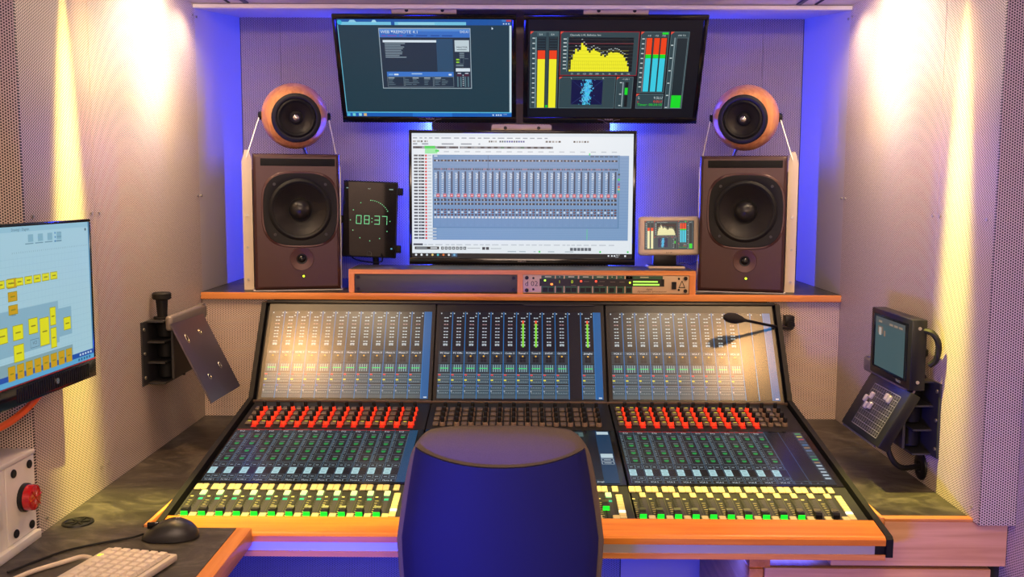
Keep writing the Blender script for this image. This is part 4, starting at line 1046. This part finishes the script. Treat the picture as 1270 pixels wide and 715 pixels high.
me_lamp = lmesh('key_lamp', lambda mb: mb.box(-.0045, .0045, -.0014, .0014, .0050, .0059), plain('key_lamp_lime', (.3, .35, .02), .4, emit=(.55, .50, .02), es=1))
for m, (xc, lit) in enumerate(((-.500, 12), (0.001, 0), (.497, 10))):
    for k in range(12):
        for r in range(4):
            x = xc-.207+k*PITCH; s_ = .599+r*.0345+(.008 if m == 2 else 0)
            on = k < lit
            o = inst('knob', me_ring_r if on else me_ring_t, con, ML @ Matrix.Translation((x, s_, .0005)))
            LOC[o.name] = (ML @ Matrix.Translation((x, s_, .0005))).translation
            cp = bpy.data.objects.new('knob_cap', me_cap); col.objects.link(cp); cp.parent = o
            if on:
                ft = bpy.data.objects.new('knob_foot_glow', me_foot_glow); col.objects.link(ft); ft.parent = o
            e = inst('push_key', me_enc, con, ML @ Matrix.Translation((x-.0185, s_+.003, .0005)))
            if on and (m == 2 or r == 0):
                lp = bpy.data.objects.new('key_lamp', me_lamp); col.objects.link(lp); lp.parent = e; lp.location = (.0015, .006, 0)
# faders
me_key = lmesh('key', lambda mb: mb.box(-.0070, .0070, -.0135, .0135, 0, .0045, .0012, 1), KEY)
me_key_s = lmesh('key', lambda mb: mb.box(-.0068, .0068, -.0105, .0105, 0, .0045, .0012, 1), KEY)
me_key_g = lmesh('key', lambda mb: mb.box(-.0068, .0068, -.0105, .0105, 0, .0045, .0012, 1), GREEN_KEY)
me_key_b = lmesh('key', lambda mb: mb.box(-.0075, .0075, -.0085, .0085, 0, .0040, .0012, 1), KEY)
me_key_c = lmesh('key', lambda mb: mb.box(-.0075, .0075, -.0058, .0058, 0, .0040, .0010, 1), KEY)
me_key_w = lmesh('key', lambda mb: mb.box(-.0075, .0075, -.0058, .0058, 0, .0042, .0010, 1), WHITE_KEY)
me_slot = lmesh('fader_slot', lambda mb: mb.box(-.0016, .0016, -.045, .045, -.001, .0009), plain('slot_black', (.002, .002, .002), .8))
def fcap(mb):
    # saddle shaped cap with a hollowed top
    pf = [(-.0125, 0), (-.0125, .008), (-.009, .0125), (-.004, .0105), (0, .0098), (.004, .0105), (.009, .0125), (.0125, .008), (.0125, 0)]
    mb.prism(pf, 0, -.0072, .0072)
me_cap_b = lmesh('fader_cap', fcap, BLACK)
def fskirt(mb): mb.prism([(-.0138, .001), (-.0138, .0085), (-.0126, .0085), (-.0126, .001)], 0, -.0074, .0074); mb.box(-.0074, .0074, -.0185, -.0138, .0006, .0016)
me_skirt = lmesh('lit_skirt', fskirt, GREEN_LIT)
me_ind = lmesh('channel_lamp', lambda mb: mb.box(-.0050, .0050, -.0045, .0045, 0, .0012), plain('teal_lamp', (.01, .2, .1), .4, emit=(.0, .30, .16), es=1))
c = Canvas(ML @ Matrix.Translation((-.757, .2425, .0008)), 1.514, .166, 1514, 166)
CR = S(196, 186, 130); OL = S(92, 92, 74)
for m, (xc, nlit) in enumerate(((-.500, 12), (0, 12), (.494, 10))):
    for k in range(12):
        x = xc-.227+k*PITCH
        P = lambda dx, s_: ML @ Matrix.Translation((x+dx, s_, .0005))
        for dx in (-.0105, .0040): inst('key', me_key, con, P(dx+.000, .2215))
        inst('key', me_key_g if m < 2 and k < 12 and not (m == 1 and k == 10) else me_key_s, con, P(.0105, .1925))
        inst('key', me_key_b, con, P(.019, .0875))
        sl = inst('fader_slot', me_slot, con, P(0, .134))
        pos = .140 if (m == 1 and k == 11) else (.104 if m != 1 or k > 3 else .12)
        f = inst('fader', me_cap_b, con, P(0, pos))
        if k < nlit and not (m == 1 and k == 10):
            g = bpy.data.objects.new('lit_skirt', me_skirt); col.objects.link(g); g.parent = f
        if m < 2: inst('channel_lamp', me_ind, con, P(.0115, .166))
        # printed scale
        X0 = (x+.757)*1000
        for j in range(9):
            y = 166-(160-j*10-76.5)
            c.rect(X0-13, y-.0, X0-7 if j % 3 else X0-5, y+1.6, CR, 2); c.rect(X0+3.5, y+3, X0+7, y+4, OL, 2)
        c.rect(X0-14.5, 62, X0-8, 67, CR, 3)
        c.rect(X0+7.5, 62, X0+17, 142, S(42, 38, 52), 1)
        c.rect(X0-18.9, 36, X0-18.1, 164, OL, 1)
    x = xc-.227+11*PITCH+.034
    P = lambda dx, s_: ML @ Matrix.Translation((x+dx, s_, .0005))
    inst('key', me_key, con, P(-.008 if m == 2 else -.006, .2215))
    for k in range(9): inst('key', me_key_w if k == 2 else me_key_c, con, P(.0, .0880+k*.0125))
c.build('printed_scale', PRINT, con)

# ------------------------------------------------------------ gooseneck microphone
t = thing('gooseneck_microphone', 'black gooseneck microphone reaching over the right console screen', 'microphone', (.812, 2.944, 1.045))
MB().box(.798, .826, 2.912, 2.9445, 1.036, 1.068, .003).cyl((.812, 2.913, 1.042), (.812, 2.895, 1.042), .011, n=14).build('wall_mount', BLACK, t)
MB().tube([(.818, 2.905, 1.040), (.812, 2.888, 1.034), (.79, 2.870, 1.036), (.73, 2.835, 1.050), (.645, 2.79, 1.071)], .0042, 8).build('stem', BLACK, t)
d = Vector((-.085, -.045, .018)).normalized(); o0 = Vector((.648, 2.792, 1.0705))
M = Matrix.Translation(o0) @ d.to_track_quat('Z', 'Y').to_matrix().to_4x4()
MB(M).lathe([(.0045, -.006), (.0055, .002), (.010, .014), (.0145, .032), (.0155, .048), (.0135, .064), (.008, .075), (0, .079)], 20).build('foam_windscreen', plain('foam_black', (.012, .011, .011), .95, grain=.5, gscale=1500), t)

# ------------------------------------------------------------ wall brackets
def bracket(s, y0, z0, h_, label):
    t = thing('wall_bracket', label, 'bracket', (s*WX, y0+.08, z0), 'compartment wall brackets')
    X = lambda v: s*(WX-v)
    y1 = y0+.165
    hb = MB().box(X(0), X(.004), y0, y1, z0, z0+h_)
    hb.box(X(.004), X(.055), y1-.006, y1, z0, z0+h_)
    for k in range(4):
        z = z0+k*(h_-.004)/3
        hb.box(X(.004), X(.048), y0+.034, y1-.006, z, z+.004)
    hb.build('holder', GREY_D, t)
    for k in range(3):
        zc_ = z0+.004+(k+.5)*(h_-.004)/3
        MB().cyl((X(.028), y0+.098, zc_-h_/6+.004), (X(.028), y0+.098, zc_+h_/6-.004), .021, n=16, bev=.004).build('damper', BLACK_M, t)
    for z in (z0+.02, z0+h_/2, z0+h_-.02): MB().cyl((X(.004), y0+.014, z), (X(.0065), y0+.014, z), .0045, n=10).build('screw', SCREW, t)
    MB().cyl((X(.028), y0+.080, z0+h_), (X(.028), y0+.080, z0+h_+.006), .022, n=18).cyl((X(.028), y0+.080, z0+h_+.006), (X(.028), y0+.080, z0+h_+.052), .0125, .0155, 16).cyl((X(.028), y0+.080, z0+h_+.052), (X(.028), y0+.080, z0+h_+.070), .024, n=20, bev=.003).build('clamp_knob', BLACK_M, t)
    # swing arm and the plate it carries
    za = z0+h_-.026
    arm = MB().box(X(.052), X(.072), y0+.03, y0+.315, za, za+.040, .008, 3)
    arm.cyl((X(.062), y0+.29, za+.040), (X(.062), y0+.29, za+.042), .010, n=14)
    arm.build('swing_arm', plain('grey_cast_arm', S(120, 112, 108), .45, .2), t)
    MB().box(X(.058), X(.064), y0+.055, y0+.20, z0+.01, za).build('back_plate', GREY_D, t)
    return t, X
t, X = bracket(-1, 2.455, .935, .165, 'black wall bracket with an empty tilted violet steel plate')
tl = Vector((-.900, 2.470, 1.094)); trr = Vector((-.900, 2.725, 1.088)); bl = Vector((-.800, 2.470, .888))
PM = frame(tl, trr-tl, bl-tl); pw, ph = (trr-tl).length, (bl-tl).length
# slotted plate: solid sheet with four eyelets
MB(PM).box(0, pw, 0, ph, -.004, 0).build('mounting_plate', PLATE, t)
for u, v, e in ((.055, .050, 1.5), (.165, .045, 1.0), (.075, .165, 1.0), (.185, .150, 1.2)):
    for mm, h0, nm in ((SCREW, .0006, 'eyelet'),):
        M = PM @ Matrix.Translation((u, v, -.0045)) @ Matrix.Scale(-1, 4, (0, 0, 1)) @ Matrix.Diagonal((1, e, 1, 1))
        MB(M).lathe([(.009, -.0006), (.0085, .0004), (.0065, .0004), (.0062, -.0005)], 16).build('eyelet', SCREW, t)
        MB(M).lathe([(.0064, -.0002), (0, -.0002)], 16).build('plate_hole', BLACK_M, t)
t, X = bracket(1, 2.212, .826, .176, 'black wall bracket behind the keypad terminal on the right wall')
MB().prism([(.925, .985), (.832, .845), (.829, .847), (.921, .987)], 1, 2.24, 2.46).box(.916, .922, 2.30, 2.40, .93, .99).build('mounting_plate', PLATE, t)
# keypad terminal on the right wall
t = thing('keypad_terminal', 'black keypad terminal with small screen hinged above a slanted button field', 'terminal', (.88, 2.35, .86))
MB().box(.896, .932, 2.215, 2.470, .985, 1.150, .003).build('screen_case', BLACK, t)
FM = frame((.8955, 2.470, 1.150), (0, -1, 0), (0, 0, 1))     # seen from the room
MB(FM).box(.02, .235, -.146, -.012, -.002, .0006).build('screen_bezel', BLACK_G, t)
c = Canvas(FM @ Matrix.Translation((.034, -.018, .001)), .186, .124, 186, 124)
c.rect(0, 0, 186, 124, S(66, 90, 92), 0); c.rect(0, 0, 186, 16, S(78, 86, 86), 1)
for k, (x, y) in enumerate(((20, 8), (90, 8), (120, 8), (150, 8))): c.rect(x, y, x+22, y+5, S(150, 130, 110), 2)
c.rect(16, 22, 50, 40, S(120, 100, 84), 2); c.rect(24, 25, 40, 44, S(180, 170, 160), 3); c.rect(56, 30, 66, 44, S(140, 110, 90), 2)
c.build('screen_image', SCR, t)
c = Canvas(FM @ Matrix.Translation((0, 0, .0008)), 1, 1); c.text('TOUCH', .175, .157, .006, S(170, 170, 180), 1); c.build('brand_print', PRINT, t)
KX = Vector((0, -1, 0)); KY = Vector((.900-.828, 0, .982-.852)).normalized()
KM = frame((.828, 2.470, .852), KX, KY); KL = .149
MB(KM).box(0, .258, 0, KL, -.026, 0, .003).build('keypad_case', BLACK, t)
c = Canvas(KM @ Matrix.Translation((.060, .128, .0006)), .165, .112, 12, 8)
for i in range(13): c.rect(i-.06, 0, i+.06, 8, S(128, 126, 134), 1)
for j in range(9): c.rect(0, j-.05, 12, j+.05, S(128, 126, 134), 1)
for i in range(12):
    for j in range(8): c.rect(i+.25, j+.35, i+.75, j+.65, S(60, 60, 66), 2)
c.build('key_grid', PRINT, t)
me_t = lmesh('toggle_key', lambda mb: mb.box(-.006, .006, -.009, .009, 0, .009, .002, 1), ALU)
for u, v in ((.068, .085), (.092, .098), (.090, .070), (.112, .074), (.170, .112), (.188, .110)): inst('toggle_key', me_t, t, KM @ Matrix.Translation((u, v, .0006)))
for z in (1.13, 1.005): MB().cyl((.914, 2.2155, z), (.914, 2.213, z), .004, n=10).build('screw', SCREW, t)
top(MB().tube([(.925, 2.222, 1.125), (.940, 2.205, 1.12), (.952, 2.20, 1.095), (.950, 2.205, 1.06), (.940, 2.215, 1.045)], .007, 8).build('terminal_cable', BLACK_M), 'short black cable looping at the top of the keypad terminal', 'cable')
top(MB().tube([(.870, 2.255, .862), (.868, 2.25, .835), (.885, 2.25, .805), (.915, 2.27, .788), (.962, 2.298, .785)], .0065, 8).build('terminal_lead', BLACK_M), 'black cable from under the keypad terminal to the wall grommet', 'cable')
t = thing('wall_grommet', 'round black cable grommet low on the right wall', 'grommet', (WX, 2.305, .783))
M = frame((WX, 2.305, .783), (0, -1, 0), (0, 0, 1))
MB(M).lathe([(.034, 0), (.033, .004), (.026, .006), (.014, .006), (.012, .004)], 24).build('flange', BLACK, t)
MB(M).lathe([(.0125, .0042), (0, .0042)], 18).build('brush_insert', BLACK_M, t)

# ------------------------------------------------------------ left desk things
t = thing('desk_grommet', 'round black cable grommet let into the left desk near the wall', 'grommet', (-.925, 1.972, ZD))
MB(Matrix.Translation((-.925, 1.972, ZD))).lathe([(.032, 0), (.031, .003), (.027, .004), (.025, .0015), (0, .0015)], 28).build('ring', BLACK, t)
for k in range(3): MB(Matrix.Translation((-.925, 1.972, ZD)) @ Matrix.Rotation(k*PI/3+.3, 4, 'Z')).box(-.024, .024, -.0022, .0022, .0015, .0032).build('rib', BLACK_M, t)
t = thing('computer_mouse', 'black wired mouse lying by the left end of the console', 'mouse', (-.70, 1.885, ZD))
vs = []; fs = []; nu, nv = 28, 12
for j in range(nv+1):
    b = j/nv*PI/2
    for i in range(nu):
        a = 2*PI*i/nu
        ca, sa = math.cos(a), math.sin(a)
        rx = .056; ry = .031*(1+.10*ca*ca) - .003*math.cos(2*a)
        x = rx*math.copysign(abs(ca)**.85, ca)*math.cos(b)**.75; y = ry*math.copysign(abs(sa)**.9, sa)*math.cos(b)**.75
        z = .039*math.sin(b)*(1-.22*(-(x)/.056)*1.0 if x < 0 else 1-.10*(x/.056)**2) + .002
        u_ = x/.056
        z = .039*math.sin(b)*(1-.62*max(0, (.25-u_)/1.25)**1.6-.10*max(0, u_-.25))+.002
        vs.append((x, y, z))
for j in range(nv):
    for i in range(nu): fs.append((j*nu+i, j*nu+(i+1) % nu, (j+1)*nu+(i+1) % nu, (j+1)*nu+i))
fs.append(tuple(range(nu))[::-1])
MMs = Matrix.Translation((-.70, 1.888, ZD)) @ Matrix.Rotation(.10, 4, 'Z')
mb = MB(MMs); mb.add(vs, fs, True); mb.build('shell', plain('mouse_black', (.018, .017, .018), .38), t)
MB(MMs).box(-.045, -.022, -.0030, .0030, .020, .0335, .002).build('wheel', BLACK_G, t)
MB(MMs).lathe([(.050, 0), (.050, .002)], 24, Matrix.Diagonal((1, .56, 1, 1)), True, True).build('base', BLACK_M, t)
c = Canvas(MMs @ Matrix.Translation((.012, .004, .0418)), 1, 1)
c.rect(0, 0, .0022, .010, S(190, 180, 175), 1); c.rect(.004, -.003, .0062, .007, S(190, 180, 175), 1); c.build('logo_print', PRINT, t)
top(MB().tube([(-.752, 1.882, ZD+.010), (-.775, 1.878, ZD+.004), (-.83, 1.845, ZD+.003), (-.88, 1.80, ZD+.003), (-.93, 1.70, ZD+.003)], .0024, 6).build('mouse_cable', BLACK), 'thin black cable leading from the mouse across the left desk', 'cable')
KR = Matrix.Translation((-.786, 1.796, ZD)) @ Matrix.Rotation(-.22, 4, 'Z')
t = thing('keyboard', 'pale keyboard with short end towards the mouse on the left desk', 'keyboard', (-.75, 1.6, ZD))
MB(KR).box(0, .148, -.44, 0, .002, .016, .004).build('case', plain('keyboard_case', S(205, 192, 178), .5), t)
for x, y in ((.01, -.02), (.13, -.02), (.01, -.42), (.13, -.42)): MB(KR).box(x, x+.012, y-.01, y+.01, 0, .003).build('foot', BLACK_M, t)
MB(KR).box(.022, .140, -.425, -.012, .016, .0168).build('key_bed', plain('key_bed', S(150, 138, 126), .6), t)
me_k = lmesh('key', lambda mb: mb.add([(-.0085, -.0085, 0), (.0085, -.0085, 0), (.0085, .0085, 0), (-.0085, .0085, 0), (-.0065, -.0065, .007), (.0065, -.0065, .007), (.0065, .0065, .007), (-.0065, .0065, .007)], [(0, 1, 5, 4), (1, 2, 6, 5), (2, 3, 7, 6), (3, 0, 4, 7), (4, 5, 6, 7)]), plain('keycap', S(216, 202, 186), .5))
for i in range(6):
    for j in range(21): inst('key', me_k, t, KR @ Matrix.Translation((.0325+i*.0193, -.0225-j*.0193, .0165)))
MB(KR).box(.008, .016, -.045, -.037, .0158, .0168).build('status_led', LED_Y, t)
top(MB().tube([KR @ Vector((.0, -.05, .012)), KR @ Vector((-.03, -.04, .008)), (-.85, 1.745, ZD+.005), (-.89, 1.69, ZD+.005), (-.92, 1.60, ZD+.005)], .0045, 8).build('keyboard_cable', plain('cream_cable', S(205, 188, 170), .5)), 'cream cable curving from the keyboard towards the left wall', 'cable')
# connection box
t = thing('connection_box', 'white connection box with red beacon against the left wall', 'box', (-1.0, 1.64, ZD))
BXF = -.972
MB().box(-1.058, BXF, 1.30, 1.889, ZD+.018, ZD+.172).build('case', WHITE_P, t)
MB().box(-1.058, BXF+.012, 1.30, 1.8895, ZD, ZD+.018, .002).build('base_ledge', WHITE_P, t)
MB().box(-1.058, BXF+.006, 1.30, 1.8895, ZD+.1725, ZD+.182, .002).build('lid', WHITE_P, t)
BM = frame((BXF, 1.272, ZD+.018), (0, 1, 0), (0, 0, 1))
for a, b in ((.0, .505), (.508, .617)): MB(BM).box(a, b, .001, .153, 0, .003, .001, 1).build('cover_plate', WHITE_P, t)
for u, v in ((.46, .128), (.535, .136), (.595, .138), (.46, .022), (.535, .018), (.595, .016), (.40, .126), (.40, .024)): MB(BM).cyl((u, v, .003), (u, v, .007), .0085, n=14, bev=.001).build('screw', BLACK, t)
MB(BM).box(.405, .485, .045, .110, .003, .008, .002).box(.42, .47, .05, .105, .008, .013, .002).build('rocker_switch', WHITE_P, t)
MB(BM).lathe([(.028, .003), (.028, .010), (.026, .012), (.026, .003)], 24, Matrix.Translation((.572, .078, 0))).build('beacon_base', BLACK, t)
MB(BM).lathe([(.0255, .010), (.0255, .021), (.0245, .025), (.020, .027), (.012, .0275), (0, .0275)], 28, Matrix.Translation((.572, .078, 0))).build('beacon', BEACON, t, 'round red signal beacon')
for k in range(3): MB(BM).box(.572-.022, .572+.022, .078-.001, .078+.001, .0275, .0288, M=Matrix.Translation((.572, .078, 0)) @ Matrix.Rotation(k*PI/3+.2, 4, 'Z') @ Matrix.Translation((-.572, -.078, 0))).build('beacon_rib', BEACON, t)

# ------------------------------------------------------------ office chair
t = thing('office_chair', 'high backed office chair seen from behind in front of the console', 'chair', (-.035, 1.78, 0))
CX, CY = -.036, 1.70
def half_w(z): return .158+.034*min(1, max(0, (1.00-z)/.19))**.85 if z > .81 else .192-.02*max(0, (.81-z)/.4)
def yc(z): return CY+.03-(z-.7)*.07
TH = .075
def rearY(x, z, th=None):
    wv = half_w(z); q = min(1, abs(x)/wv); return yc(z)-(TH/2)*(1-q**4)**.25 - .0 + .030*(q**2)
vs = []; fs = []; N = 48
zs = [.44, .5, .6, .7, .8, .88, .94, .975]+[.975+.047*math.sin(k/7*PI/2) for k in range(1, 8)]
for j, z in enumerate(zs):
    kk = 1.0
    if z > .975: kk = math.sqrt(max(0.0, 1-((z-.975)/.0472)**2))
    wv = half_w(z); wv = wv-.040*(1-kk) if kk < 1 else wv
    for i in range(N):
        a = 2*PI*i/N; ca, sa = math.cos(a), math.sin(a); e = 4.0
        k = (abs(ca)**e+abs(sa)**e)**(-1/e)
        x = wv*k*ca
        y = yc(z)+TH/2*max(kk, .02)*k*sa+.030*min(1, abs(x)/half_w(z))**2
        zz = z-.022*min(1, abs(x)/.16)**3*(1 if z > .9 else 0)*((z-.9)/.12 if z > .9 else 0)
        vs.append((CX+x, y, zz))
for j in range(len(zs)-1):
    for i in range(N): fs.append((j*N+i, j*N+(i+1) % N, (j+1)*N+(i+1) % N, (j+1)*N+i))
fs.append(tuple(range(N))[::-1]); fs.append(tuple((len(zs)-1)*N+i for i in range(N)))
mb = MB(); mb.add(vs, fs, True); mb.build('back_cushion', CHAIR_F, t)
# rear shell, its top edge dips in the middle
vs = []; fs = []; nx, nz = 28, 20
for off in (.006, -.001):
    for j in range(nz+1):
        for i in range(nx+1):
            q = -1+2*i/nx
            ztop = .957+.026*abs(q)**2.2
            z = .42+(ztop-.42)*j/nz
            wv = half_w(z)*.935
            x = q*wv
            vs.append((CX+x, rearY(x, z)-off-(.004 if abs(q) < .96 else 0), z))
b0 = (nx+1)*(nz+1)
for j in range(nz):
    for i in range(nx):
        a = j*(nx+1)+i; f = (a, a+1, a+nx+2, a+nx+1); fs.append(f); fs.append(tuple(b0+q for q in f[::-1]))
for i in range(nx): a = nz*(nx+1)+i; fs.append((a, a+1, b0+a+1, b0+a)); fs.append((i+1, i, b0+i, b0+i+1))
for j in range(nz):
    a = j*(nx+1); fs.append((a+nx+1, a, b0+a, b0+a+nx+1)); a += nx; fs.append((a, a+nx+1, b0+a+nx+1, b0+a))
mb = MB(); mb.add(vs, fs, True); mb.build('back_shell', CHAIR_B, t)
MB().box(CX-.23, CX+.23, 1.72, 2.16, .44, .52, .035, 4).build('seat', CHAIR_F, t)
MB().cyl((CX, 1.93, .09), (CX, 1.93, .44), .028, n=16).build('gas_column', BLACK, t)
MB().box(CX-.04, CX+.04, 1.70, 1.95, .40, .438, .01).build('tilt_mechanism', BLACK_M, t)
for k in range(5):
    a = 2*PI*k/5+.3; dx, dy = math.cos(a), math.sin(a)
    lg = MB().cyl((CX, 1.93, .10), (CX+.28*dx, 1.93+.28*dy, .075), .024, .016, 10).build('leg', BLACK, t)
    MB().cyl((CX+.28*dx-.012*dy, 1.93+.28*dy+.012*dx, .028), (CX+.28*dx+.012*dy, 1.93+.28*dy-.012*dx, .028), .028, n=16).cyl((CX+.28*dx, 1.93+.28*dy, .03), (CX+.28*dx, 1.93+.28*dy, .078), .008, n=8).build('castor', BLACK_M, lg)
